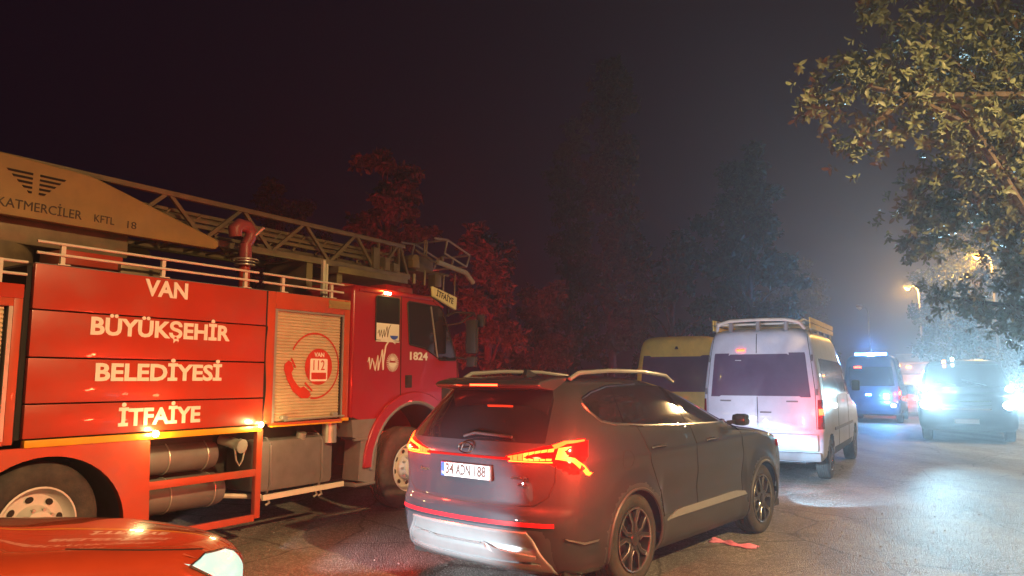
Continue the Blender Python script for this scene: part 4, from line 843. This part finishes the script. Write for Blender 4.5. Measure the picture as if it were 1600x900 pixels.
def make_red_car():
    V = veh('hatchback', (-4.28, 1.60), 33, 'glossy red car with a glowing cool white headlamp beside the fire engine', 'car')
    rows = [(.18, .12, 3.98, .80, .4, .75), (.26, .03, 4.08, .85, .4, .8), (.40, .0, 4.13, .868, .4, .85), (.56, .0, 4.15, .872, .4, .9), (.64, .0, 4.11, .872, .4, .95), (.70, .02, 4.03, .868, .4, 1.0), (.75, .03, 3.90, .862, .4, 1.05), (.79, .03, 3.72, .852, .4, 1.1), (.83, .04, 3.48, .838, .4, 1.1),
            (.87, .05, 3.20, .815, .4, 1.1), (.90, .06, 2.98, .79, .4, 1.1), (.94, .08, 2.80, .765, .4, 1.0), (1.1, .16, 2.50, .70, .35, .9), (1.3, .3, 2.08, .61, .35, .8), (1.38, .42, 1.85, .53, .35, .7), (1.42, .6, 1.6, .38, .3, .5), (1.435, .8, 1.4, .2, .2, .3)]
    S = Shell(rows, n=2.5, bulge=.03, side_disp=lambda x, z: .014 * math.exp(-((z - .70 - .02 * (3.9 - x)) / .035) ** 2))
    hl = [(3.46, .690), (3.60, .718), (3.80, .698), (4.02, .615), (4.08, .52), (3.90, .485), (3.66, .57)]
    reg = [('side_window', 'glass_dark', 'R', [(.5, .96), (2.55, .95), (2.0, 1.30), (.75, 1.32)]), ('side_window', 'glass_dark', 'L', [(.5, .96), (2.55, .95), (2.0, 1.30), (.75, 1.32)]),
           ('windscreen', 'glass_dark', 'F', [(-.70, .95), (.70, .95), (.55, 1.34), (-.55, 1.34)]), ('headlamp', 'lit_head_soft', 'R', hl), ('headlamp', 'lit_head_soft', 'L', hl)]
    for ax in (.75, 3.30): reg += [('arch_opening', None, s_, circle_poly(ax, .30, .345, 32)) for s_ in 'RL']
    S.mesh(reg, V, ('body', 'red_car'), 80, 20, 80, 46)
    P = lambda name, m, fn, parent=V, **kw: one(name, m, parent, fn, **kw)
    P('underbody', 'chassis', lambda b: b.box(.2, 3.85, -.6, .6, .18, .62))
    for v_ in 'RL': P('bonnet_gap', 'dark_gap', lambda b: b.tube(S.line(v_, [(2.9, .862), (3.3, .79), (3.62, .735)], -.001), .004, 5))
    for v_ in 'RL': P('lamp_surround', 'chrome', lambda b: b.tube(S.line(v_, hl, .002, .05, True), .006, 5))
    for ax in (.75, 3.30):
        for sg in (-1, 1): car_wheel(V, ax, sg * .85, r=.31, rr=.20, w=.2, side=sg)
    for sg in (-1, 1):
        spot('headlamp_light', V, (4.22, sg * .62, .62), (1, -.05, .02), (.80, .94, 1), 520, 52, .6, .012)
make_red_car()

def make_oncoming():
    p = Vector((11.85, 19.5, 0)) + fwd * 6.4
    V = veh('minivan', (p.x, p.y), 210.4, 'dark oncoming minivan with four dazzling white front lamps in the haze', 'minivan')
    L = 6.4
    rows = [(.32, .1, L - .08, 1.06, .3, .35), (.45, 0, L, 1.12, .3, .35), (.9, 0, L + .02, 1.14, .3, .4), (1.22, .0, L - .02, 1.13, .3, .4), (1.34, .0, L - .35, 1.12, .3, .5), (1.42, .0, L - .85, 1.10, .3, .6), (1.9, .05, L - 1.45, .98, .3, .6), (2.08, .1, L - 1.7, .90, .3, .6), (2.17, .2, L - 1.9, .78, .3, .5), (2.2, .4, L - 2.2, .5, .3, .4)]
    S = Shell(rows, n=3.6, bulge=.01)
    reg = [('windscreen', 'glass_dark', 'F', [(-.98, 1.44), (.98, 1.44), (.84, 2.04), (-.84, 2.04)]), ('side_window', 'glass_dark', 'R', [(.5, 1.45), (4.9, 1.45), (4.5, 1.98), (.5, 1.98)]), ('side_window', 'glass_dark', 'L', [(.5, 1.45), (4.9, 1.45), (4.5, 1.98), (.5, 1.98)]), ('front_bumper', 'black_plastic', 'F', [(-1.2, .2), (1.2, .2), (1.2, .72), (-1.2, .72)])]
    for ax in (1.3, 5.2): reg += [('arch_opening', None, s_, circle_poly(ax, .42, .5, 24)) for s_ in 'RL']
    S.mesh(reg, V, ('body', 'night_paint'), 40, 10, 40, 26)
    P = lambda name, m, fn, parent=V, **kw: one(name, m, parent, fn, **kw)
    P('underbody', 'chassis', lambda b: b.box(.3, 6.1, -.8, .8, .3, .9))
    for ax in (1.3, 5.2):
        for sg in (-1, 1): car_wheel(V, ax, sg * 1.08, r=.42, rr=.24, w=.25, side=sg, alloy=False)
    for y in (-.93, .93):
        lx = S.front_x(abs(y), .95)
        P('headlamp', 'lit_head', lambda b: b.add([(lx + .05, y + .125 * math.cos(R(a)), .98 + .10 * math.sin(R(a))) for a in range(0, 360, 15)] + [(lx + .085, y, .98)], [(i, (i + 1) % 24, 24) for i in range(24)]))
        P('headlamp_bezel', 'chrome', lambda b: b.tube([(lx + .03, y + .14 * math.cos(R(a)), .98 + .115 * math.sin(R(a))) for a in range(0, 361, 15)], .02, 6))
        P('driving_lamp', 'lit_head', lambda b: b.add([(lx + .06, y * 1.03 + .09 * math.cos(R(a)), 1.40 + .07 * math.sin(R(a))) for a in range(0, 360, 15)] + [(lx + .08, y * 1.03, 1.42)], [(i, (i + 1) % 24, 24) for i in range(24)]))
        spot('headlamp_light', V, (lx + .16, y, .98), (1, .14, .12), (.44, .80, 1), 10500, 34, 1, .05)
        spot('driving_light', V, (lx + .16, y, 1.42), (1, .12, .10), (.46, .84, 1), 2400, 34, 1, .05)
    P('grille_bar', 'chrome', lambda b: [S.strip(b, 'F', [(-.55, z), (.55, z)], [(-.55, z + .03), (.55, z + .03)], .02, 8) for z in (.86, .96, 1.06)])
    NP = P('number_plate', 'plate_white', lambda b: b.box(L + .03, L + .045, -.30, .26, .50, .62))
    fit_lettering('34 DP 618', .08, .46, 'dark_print', NP, Matrix(((0, 0, 1, L + .047), (1, 0, 0, -.02), (0, 1, 0, .56), (0, 0, 0, 1)))) if False else None
    P('roof_marker', 'lit_head', lambda b: b.box(L - 1.75, L - 1.65, -.28, -.21, 2.16, 2.25)); P('roof_marker', 'lit_amber', lambda b: b.box(L - .62, L - .56, .40, .47, 2.58, 2.63) if False else b.box(L - 1.70, L - 1.60, -.50, -.41, 2.10, 2.18))
    P('wiper', 'black_plastic', lambda b: (b.tube([S.on('F', -.2, 1.46, .03), S.on('F', -.75, 1.62, .03)], .012), b.tube([S.on('F', .5, 1.46, .03), S.on('F', -.05, 1.62, .03)], .012)))
make_oncoming()

def make_far_van(px, d, hd, paint, name, label, cat, H=2.5, left_lit=True):
    x = (px - 800) / 1155 * d; V = veh(name, (x, d), hd, label, cat)
    S, out, reg = van_shell((30, 18, 18, 8), V, paint, 'glass_dark', 5.0, H, arch=False)
    P = lambda nm, m, fn: one(nm, m, V, fn)
    P('brake_lamp', 'lit_brake', lambda b: S.strip(b, 'B', [(.55, 2.06), (.30, 2.06)], [(.55, 2.12), (.30, 2.12)], .02, 3))
    P('lit_bulb', 'lit_brake', lambda b: S.strip(b, 'B', [(-.90, 1.05), (-.97, 1.05)], [(-.90, 1.2), (-.97, 1.2)], .012, 3))
    point('tail_light', V, (-.25, -.9, 1.1), RED, 40, .06)
    return V, S
V, S = make_far_van(1356, 28, 31, 'blue_paint', 'van', 'dark blue van with flashing blue beacons ahead of the white van', 'van', 2.55)
one('beacon_bar', 'lit_blue', V, lambda b: b.tube([(.55, -.55, 2.58), (.55, .55, 2.58)], .06, 10))
one('side_beacon', 'lit_blue', V, lambda b: [b.box(-.03, .02, y - .10, y + .10, 1.02, 1.10, .01) for y in (-.5, .1)])
one('reverse_lamp', 'lit_head', V, lambda b: [b.box(-.06, .0, y - .07, y + .07, .62, .72, .02) for y in (-.72, .72)])
point('beacon_light', V, (.55, 0, 2.72), (.10, .36, 1), 1100, .15); point('beacon_light', V, (-.9, -.5, 1.0), (.14, .48, 1), 420, .12)

def make_far_car(px, d, paint, label):
    V = veh('car', ((px - 800) / 1155 * d, d), 31, label, 'car', 'cars queueing far down the road')
    rows = [(.2, .1, 4.1, .80, .3, .5), (.45, 0, 4.2, .87, .3, .5), (.75, .0, 4.15, .88, .3, .6), (.88, .03, 3.9, .87, .3, .7), (.95, .06, 3.2, .85, .3, .7), (1.2, .3, 2.6, .74, .3, .7), (1.4, .55, 2.1, .62, .3, .6), (1.47, .8, 1.7, .4, .3, .4)]
    S = Shell(rows, n=3); tl = [(-.85, .68), (-.55, .70), (-.55, .86), (-.85, .86)]
    S.mesh([('rear_window', 'glass_dark', 'B', [(-.62, .98), (.62, .98), (.52, 1.34), (-.52, 1.34)]), ('side_window', 'glass_dark', 'R', [(.7, .98), (2.7, .98), (2.1, 1.36), (1.0, 1.36)]), ('tail_lamp', 'lit_brake', 'B', tl), ('tail_lamp', 'lit_brake', 'B', mir(tl))], V, ('body', paint), 24, 14, 16, 8)
    for ax in (.75, 3.35):
        for sg in (-1, 1): car_wheel(V, ax, sg * .88, r=.31, rr=.2, w=.2, side=sg, alloy=False)
    one('number_plate', 'plate_white', V, lambda b: b.box(-.03, .02, -.26, .26, .62, .73)); point('tail_light', V, (-.4, 0, .8), RED, 60, .1)
make_far_car(1399, 33, 'van_white', 'pale saloon with red tail lamps queueing behind the lorry')
make_far_car(1385, 52, 'night_paint', 'dark saloon beyond the blue van with faint tail lamps')
def make_far_truck():
    d = 46; V = veh('lorry', ((1430 - 800) / 1155 * d, d), 31, 'grey tarpaulin lorry with amber and red rear lamps far down the road', 'lorry')
    P = lambda nm, m, fn, **kw: one(nm, m, V, fn, **kw)
    P('cargo_body', 'tarp_grey', lambda b: b.box(0, 6.2, -1.2, 1.2, 1.15, 3.15, .06))
    for k in range(4): P('tarp_hoop', 'tarp_grey', lambda b: b.box(.2 + 1.8 * k, .32 + 1.8 * k, -1.23, 1.23, 1.2, 3.19, .02))
    P('tailboard', 'rail_white', lambda b: (b.box(-.06, 0, -1.15, 1.15, 1.2, 1.9, .02), b.box(-.09, -.06, -1.1, 1.1, 2.55, 2.65)))
    P('chassis', 'chassis', lambda b: b.box(.0, 7.6, -.9, .9, .6, 1.14)); P('cab', 'night_paint', lambda b: b.box(6.4, 8.2, -1.2, 1.2, .7, 2.8, .12))
    for ax in (1.3, 7.2):
        for sg in (-1, 1): car_wheel(V, ax, sg * 1.15, r=.48, rr=.27, w=.3, side=sg, alloy=False)
    for y, m, z in ((.95, 'lit_amber', 1.0), (-.62, 'lit_brake', 1.08), (-.70, 'lit_amber', .95)): P('tail_lamp', m, lambda b: b.box(-.14, -.06, y - .13, y + .13, z - .07, z + .07, .02))
    P('work_lamp', 'lit_head', lambda b: (b.box(-.14, -.07, .48, .85, .42, .62, .03), b.box(-.14, -.07, -.85, -.5, .42, .62, .03)))
    P('marker_lamp', 'lit_amber', lambda b: (b.box(-.12, -.06, .95, 1.15, 2.40, 2.52), b.box(-.12, -.06, .35, .6, 2.30, 2.42)))
    point('tail_light', V, (-.6, -.5, 1.1), (1, .2, .05), 200, .1)
make_far_truck()

# ------------------------------------------------------------------ rag on the road
def rag():
    b = MB(); n, m = 26, 9; c0 = Vector((2.05, 7.88, .0)); c1 = Vector((2.43, 7.57, 0)); d = c1 - c0; s_ = Vector((-d.y, d.x, 0)).normalized()
    vs = []
    for i in range(n + 1):
        t = i / n; w = .028 + .022 * abs(math.sin(t * 9 + .6)) + .02 * (t < .12 or t > .8)
        for j in range(m + 1):
            u = j / m * 2 - 1; p = c0 + d * t + s_ * (u * w + .025 * math.sin(t * 7))
            h = .012 + .030 * (1 - u * u) * (.6 + .4 * math.sin(t * 17 + u * 3)) + .010 * math.sin(u * 9 + t * 11) * (1 - abs(u))
            vs.append((p.x, p.y, max(.009, h)))
    b.add(vs, [(i * (m + 1) + j, i * (m + 1) + j + 1, (i + 1) * (m + 1) + j + 1, (i + 1) * (m + 1) + j) for i in range(n) for j in range(m)])
    o = b.build('rag', 'cloth_pink', fix=True); so = o.modifiers.new('thick', 'SOLIDIFY'); so.thickness = .004; so.offset = 1
    tag(o, 'crumpled pink rag lying on the asphalt beside the SUV', 'rag')
rag()

# ------------------------------------------------------------------ street lamps
def street_lamp(x, y, watts, label, H=8.0, cone=0):
    o = empty('street_lamp', (x + .9, y + .2, 0), None, label, 'street lamp', 'sodium lamps along the roadside')
    one('pole', 'pole_metal', o, lambda b: b.tube([(0, 0, 0), (0, 0, 1.2), (0, 0, H - .55), (-.06, 0, H - .25), (-.22, -.03, H - .03), (-.55, -.1, H + .08)], [.11, .09, .065, .055, .045, .04], 10))
    one('base_flange', 'pole_metal', o, lambda b: b.tube([(0, 0, 0), (0, 0, .04)], .2, 12))
    hd = one('lamp_head', 'pole_metal', o, lambda b: b.tube([(-.5, -.09, H + .09), (-.62, -.12, H + .10), (-.95, -.2, H + .09), (-1.16, -.25, H + .06)], [.06, .16, .19, .08], 12))
    one('lamp_glass', 'lit_sodium' if watts else 'plate_white', hd, lambda b: b.tube([(-.62, -.12, H - .02), (-.85, -.18, H - .10), (-1.12, -.24, H - .03)], [.08, .17, .07], 12))
    if not watts: return
    if cone: spot('sodium_light', o, (-.88, -.19, H - .30), (0, 0, -1), (1, .62, .25), watts, cone, .35, .12)
    else: point('sodium_light', o, (-.88, -.19, H - .30), (1, .50, .10), watts, .12)
street_lamp(27.3, 50.7, 2400, 'tall sodium street lamp standing clear of the tree foliage')
street_lamp(23.8, 37.4, 2200, 'sodium street lamp glowing through the overhanging leaves')
street_lamp(31.1, 66.0, 0, 'farthest unlit street lamp above the queue of vehicles')
street_lamp(16.0, 16.5, 4500, 'street lamp on the verge across from the fire engine', cone=150)
street_lamp(6.5, -1.5, 11500, 'street lamp standing on the road edge behind the traffic queue', cone=158)

# ------------------------------------------------------------------ trees
def leaf_cloud(centers, n, size, spread, droop=.25, seed=1, flat=.8):
    """two-triangle-pair leaves scattered round cluster centres (x, y, z, r)"""
    rg = np.random.default_rng(seed); c = np.array(centers); wgt = c[:, 3] ** 2; k = rg.choice(len(c), n, p=wgt / wgt.sum())
    d = rg.normal(size=(n, 3)); d /= np.linalg.norm(d, axis=1, keepdims=True); rad = rg.random(n) ** .45
    p = c[k, :3] + d * (c[k, 3] * rad * spread)[:, None] * np.array([1, 1, flat])
    ax = rg.normal(size=(n, 3)); ax[:, 2] -= droop * 2; ax /= np.linalg.norm(ax, axis=1, keepdims=True)
    up = rg.normal(size=(n, 3)); sd = np.cross(ax, up); sd /= np.linalg.norm(sd, axis=1, keepdims=True); nm = np.cross(sd, ax)
    L = size * rg.uniform(.6, 1.35, n)[:, None]
    v = np.stack([p, p + ax * L * .5 + sd * L * .27 + nm * L * .05, p + ax * L - nm * L * .12, p + ax * L * .5 - sd * L * .27 + nm * L * .05], 1).reshape(-1, 3)
    f = np.arange(n * 4).reshape(n, 4)
    return v, f
def mesh_np(name, v, f, m, parent):
    me = bpy.data.meshes.new(name); me.from_pydata(v.tolist(), [], f.tolist()); me.update(); me.materials.append(MATS[m])
    o = bpy.data.objects.new(name, me); col.objects.link(o); o.parent = parent; return o
def tree(x, y, H, crown, n, size, label, name='tree', trunk_r=.16, seed=1, group='trees behind the traffic'):
    """crown: list of (dx, dy, z, r)"""
    o = empty(name, (x, y, 0), None, label, 'tree', group); rg = random.Random(seed)
    top = max(c[2] for c in crown)
    tk = one('trunk', 'bark', o, lambda b: b.tube([(0, 0, 0), (.03, .02, H * .15), (-.05, .04, H * .4), (.04, 0, H * .65), (0, 0, top)], [trunk_r * 1.3, trunk_r, trunk_r * .8, trunk_r * .5, trunk_r * .12], 9))
    for i, (dx, dy, z, r) in enumerate(crown):
        z0 = max(H * .12, z - r * 1.1 - .4); one('limb', 'bark', tk, lambda b: b.tube([(0, 0, z0), (dx * .45, dy * .45, z0 + (z - z0) * .65), (dx, dy, z)], [trunk_r * .35, trunk_r * .22, .02], 6))
    cs = []
    for dx, dy, z, r in crown:
        for k in range(9):
            a, e = rg.uniform(0, 6.28), rg.uniform(-1, 1); q = r * rg.uniform(.45, .95); cs.append((dx + q * math.cos(a) * math.sqrt(1 - e * e), dy + q * math.sin(a) * math.sqrt(1 - e * e), z + q * e, r * rg.uniform(.22, .45)))
    v, f = leaf_cloud(cs, n, size, 1.0, seed=seed); c = mesh_np('crown', v, f, 'leaf_far', o); c['kind'] = 'stuff'
    return o
def poplar(H, w, n=16, seed=3):
    rg = random.Random(seed); return [(rg.uniform(-w, w) * .5, rg.uniform(-w, w) * .5, H * (.16 + .82 * i / n), w * (.55 + .45 * math.sin(math.pi * (.15 + .8 * i / n)))) for i in range(n)]
def bushy(H, w, n=12, seed=4, low=.25):
    rg = random.Random(seed); out = []
    for i in range(n):
        t = (i + rg.uniform(.2, .8)) / n; a = 2.4 * i + rg.uniform(-.6, .6); q = w * rg.uniform(.15, .8) * math.sin(math.pi * (.2 + .72 * t)); out.append((q * math.cos(a), q * math.sin(a), H * (low + (.92 - low) * t), w * rg.uniform(.30, .48)))
    return out
def at(px, d): return (px - 800) / 1155 * d
tree(at(955, 31), 31, 16, poplar(16.5, 1.15), 15000, .24, 'tall narrow poplar rising behind the yellow minibus', seed=11)
tree(at(890, 38), 38, 15, poplar(16, 1.3), 9000, .25, 'second poplar further back beside the tall narrow one', seed=12)
tree(at(1175, 30), 30, 10.5, bushy(11.2, 2.7, 16, 5), 19000, .24, 'broad bushy tree standing behind the white van', seed=13)
tree(at(1050, 27), 27, 6.8, bushy(7.0, 1.9, 12, 6), 10000, .21, 'lower rounded tree between poplar and broad bushy tree', seed=14)
tree(at(765, 22), 22, 6.2, bushy(6.4, 1.7, 13, 7, .1), 11000, .20, 'dense tree glowing red behind the fire engine cab', seed=15)
tree(at(850, 25), 25, 4.6, bushy(4.9, 1.6, 11, 8, .1), 8000, .20, 'low shrub-like tree lit red beyond the SUV roof', seed=16)
tree(at(600, 24), 24, 9.0, bushy(9.6, 2.4, 13, 9), 10000, .23, 'dark tree hidden behind the ladder of the fire engine', seed=17)
tree(at(1530, 40), 40, 11, bushy(12, 4.2, 15, 10, .12), 15000, .22, 'wide tree in the haze behind the oncoming bus', seed=18)
tree(at(1610, 31), 31, 9, bushy(9.5, 3.4, 14, 20, .1), 12000, .19, 'hazy tree on the verge beside the oncoming bus', seed=19)
tree(at(1250, 60), 60, 11, bushy(11.5, 4.0, 14, 21), 9000, .26, 'distant pale tree at the far bend of the road', seed=20)
tree(at(430, 34), 34, 10, bushy(11, 3.2, 13, 22), 9000, .2, 'far dark tree above the railings of the fire engine', seed=21)

def near_tree():
    """walnut-like branches reaching in over the road"""
    o = empty('overhanging_tree', (9.4, 6.6, 0), None, 'leafy tree reaching its lit branches over the right side of the road', 'tree')
    base = Vector((9.4, 6.6, 0)); rg = random.Random(31); P_ = math.atan(141 / 1155)
    def W(px, py, d):   # a point of the crown at depth d
        u, v = (px - 800) / 1155, (py - 450) / 1155
        return Vector((u * d, d * (math.cos(P_) + v * math.sin(P_)) , 1.68 + d * (math.sin(P_) - v * math.cos(P_)))) - base
    boughs = [([(1600, 330), (1520, 200), (1420, 150), (1330, 130), (1265, 160)], 6.6), ([(1600, 300), (1500, 170), (1400, 110), (1330, 100)], 6.9), ([(1420, 150), (1370, 190), (1335, 228)], 6.6), ([(1600, 250), (1520, 120), (1440, 60), (1360, 15)], 7.2),
              ([(1620, 250), (1560, 90), (1500, 20), (1450, -30)], 7.0), ([(1640, 380), (1560, 280), (1490, 260), (1430, 310)], 7.6), ([(1640, 400), (1570, 330), (1500, 330), (1425, 320)], 7.8), ([(1640, 420), (1580, 345), (1510, 332), (1445, 380)], 8.4), ([(1660, 500), (1590, 480), (1520, 470), (1468, 462)], 8.8), ([(1680, 540), (1620, 500), (1580, 492), (1530, 486)], 9.4),
              ([(1640, 300), (1580, 200), (1540, 230), (1480, 210)], 7.3), ([(1640, 150), (1590, 60), (1560, 20), (1530, -40)], 7.4), ([(1650, 350), (1600, 290), (1560, 300), (1500, 290)], 7.9), ([(1425, 320), (1432, 360), (1425, 385)], 7.8), ([(1650, 200), (1600, 130), (1550, 160), (1470, 150)], 7.5), ([(1680, 440), (1630, 400), (1595, 415), (1580, 430)], 8.6), ([(1640, 100), (1600, 30), (1540, 70), (1450, 100)], 7.9), ([(1680, 260), (1620, 180), (1590, 240), (1560, 260)], 7.0)]
    tk = one('trunk', 'bark', o, lambda b: b.tube([(0, 0, 0), (.05, .03, 1.0), (-.1, .1, 2.2), (-.25, .2, 3.4), (-.5, .4, 4.8), (-.6, .5, 6.2)], [.26, .20, .18, .15, .11, .05], 12))
    tips = []
    for pts, d in boughs:
        w = [W(px, py, d + rg.uniform(-.2, .2)) for px, py in pts]
        st = Vector((-.25, .2, max(2.4, min(5.2, w[0].z - .6)))); chain = [st, st * .72 + w[0] * .28 + Vector((rg.uniform(-.2, .2), rg.uniform(-.3, .3), rg.uniform(.2, .5))), st * .35 + w[0] * .65 + Vector((rg.uniform(-.25, .25), rg.uniform(-.35, .35), rg.uniform(-.1, .45)))] + w
        n = len(chain); one('limb', 'bark', tk, lambda b: b.tube(chain, [.055 * (1 - i / n) + .007 for i in range(n)], 6))
        for i in range(3):
            seg = chain[i + 1] - chain[i]; k = max(2, int(seg.length / .16))
            for q in range(k): tips.append((chain[i] + seg * ((q + rg.random()) / k), seg.normalized(), .42))
        for i in range(len(w) - 1):
            seg = w[i + 1] - w[i]; k = max(3, int(seg.length / .075))
            for q in range(k): tips.append((w[i] + seg * ((q + rg.random()) / k), seg.normalized(), .10 + .20 * (1 - (i + q / k) / len(w))))
        tips += [(w[-1], (w[-1] - w[-2]).normalized(), .08)] * 3
    leaves = []   # (pos, dir, normal, length)
    for p, dr, sp in tips:
        for s_ in range(rg.randint(5, 8)):
            c = p + Vector((rg.gauss(0, sp * .75), rg.gauss(0, sp * .9), rg.gauss(0, sp * .62)))
            ax = (dr * .5 + Vector((rg.uniform(-1, 1), rg.uniform(-1, 1), rg.uniform(-.8, .35)))).normalized()
            for k in range(rg.randint(5, 8)):
                a = 2.4 * k; u = ax.orthogonal().normalized(); v = ax.cross(u)
                ld = (ax * rg.uniform(.15, .9) + u * math.cos(a) + v * math.sin(a) + Vector((0, 0, -.25))).normalized()
                nm = (ax - ld * ax.dot(ld)).normalized(); leaves.append((c + ax * (.012 * k), ld, nm, rg.uniform(.050, .096)))
    prof = [(0, 0, 0), (.25, .17, .02), (.55, .20, .015), (.82, .11, -.05), (1, 0, -.14)]
    def leaf_verts(pos, ld, nm, L):
        sd = ld.cross(nm); vs = []
        for t, w, h in prof:
            c = pos + ld * (t * L) + nm * (h * L)
            vs += [c] if w == 0 else [c - sd * (w * L) + nm * (.05 * L), c, c + sd * (w * L) + nm * (.05 * L)]
        return vs
    LF = [(0, 2, 1), (0, 3, 2), (1, 2, 5, 4), (2, 3, 6, 5), (4, 5, 8, 7), (5, 6, 9, 8), (7, 8, 10), (8, 9, 10)]
    camp = Vector((0, 0, 1.68)) - base
    leaves.sort(key=lambda l: -l[3] / (l[0] - camp).length)
    cr = MB()
    for l in leaves[300:]: cr.add(leaf_verts(*l), LF)
    crown = cr.build('crown', 'leaf_near', o, sharp=180); crown['kind'] = 'stuff'
    cs = [(rg.gauss(-.3, 1.2), rg.gauss(.5, 1.3), rg.uniform(3.4, 8.2), rg.uniform(.35, .7)) for _ in range(46)]
    v_, f_ = leaf_cloud(cs, 7500, .13, 1.0, seed=77); oc = mesh_np('upper_crown', v_, f_, 'leaf_near', o); oc['kind'] = 'stuff'
    lm = MB(); lm.add(leaf_verts(Vector(), Vector((1, 0, 0)), Vector((0, 0, 1)), 1), LF); proto = lm.build('leaf', 'leaf_near', crown, sharp=180)
    for i, (pos, ld, nm, L) in enumerate(leaves[:300]):
        q = proto if i == 0 else proto.copy()
        if i: col.objects.link(q)
        sd = ld.cross(nm); m = Matrix((ld, -sd, nm)).transposed().to_4x4(); q.parent = crown
        q.matrix_local = Matrix.Translation(pos) @ m @ Matrix.Scale(L, 4)
    return len(leaves)
near_tree()

# ------------------------------------------------------------------ night haze
hz = MB(); hz.box(-60, 75, -25, 110, -1.2, 21)
ho = hz.build('haze', None); hm = bpy.data.materials.new('haze'); hm.use_nodes = True; ht = hm.node_tree
for n_ in list(ht.nodes): ht.nodes.remove(n_)
om = ht.nodes.new('ShaderNodeOutputMaterial'); pv = ht.nodes.new('ShaderNodeVolumePrincipled'); ht.links.new(pv.outputs[0], om.inputs['Volume'])
pv.inputs['Color'].default_value = (.86, .86, .90, 1); pv.inputs['Density'].default_value = .0046; pv.inputs['Anisotropy'].default_value = .62
ho.data.materials.append(hm); tag(ho, 'thin night haze hanging over the road', 'haze', kind='stuff')
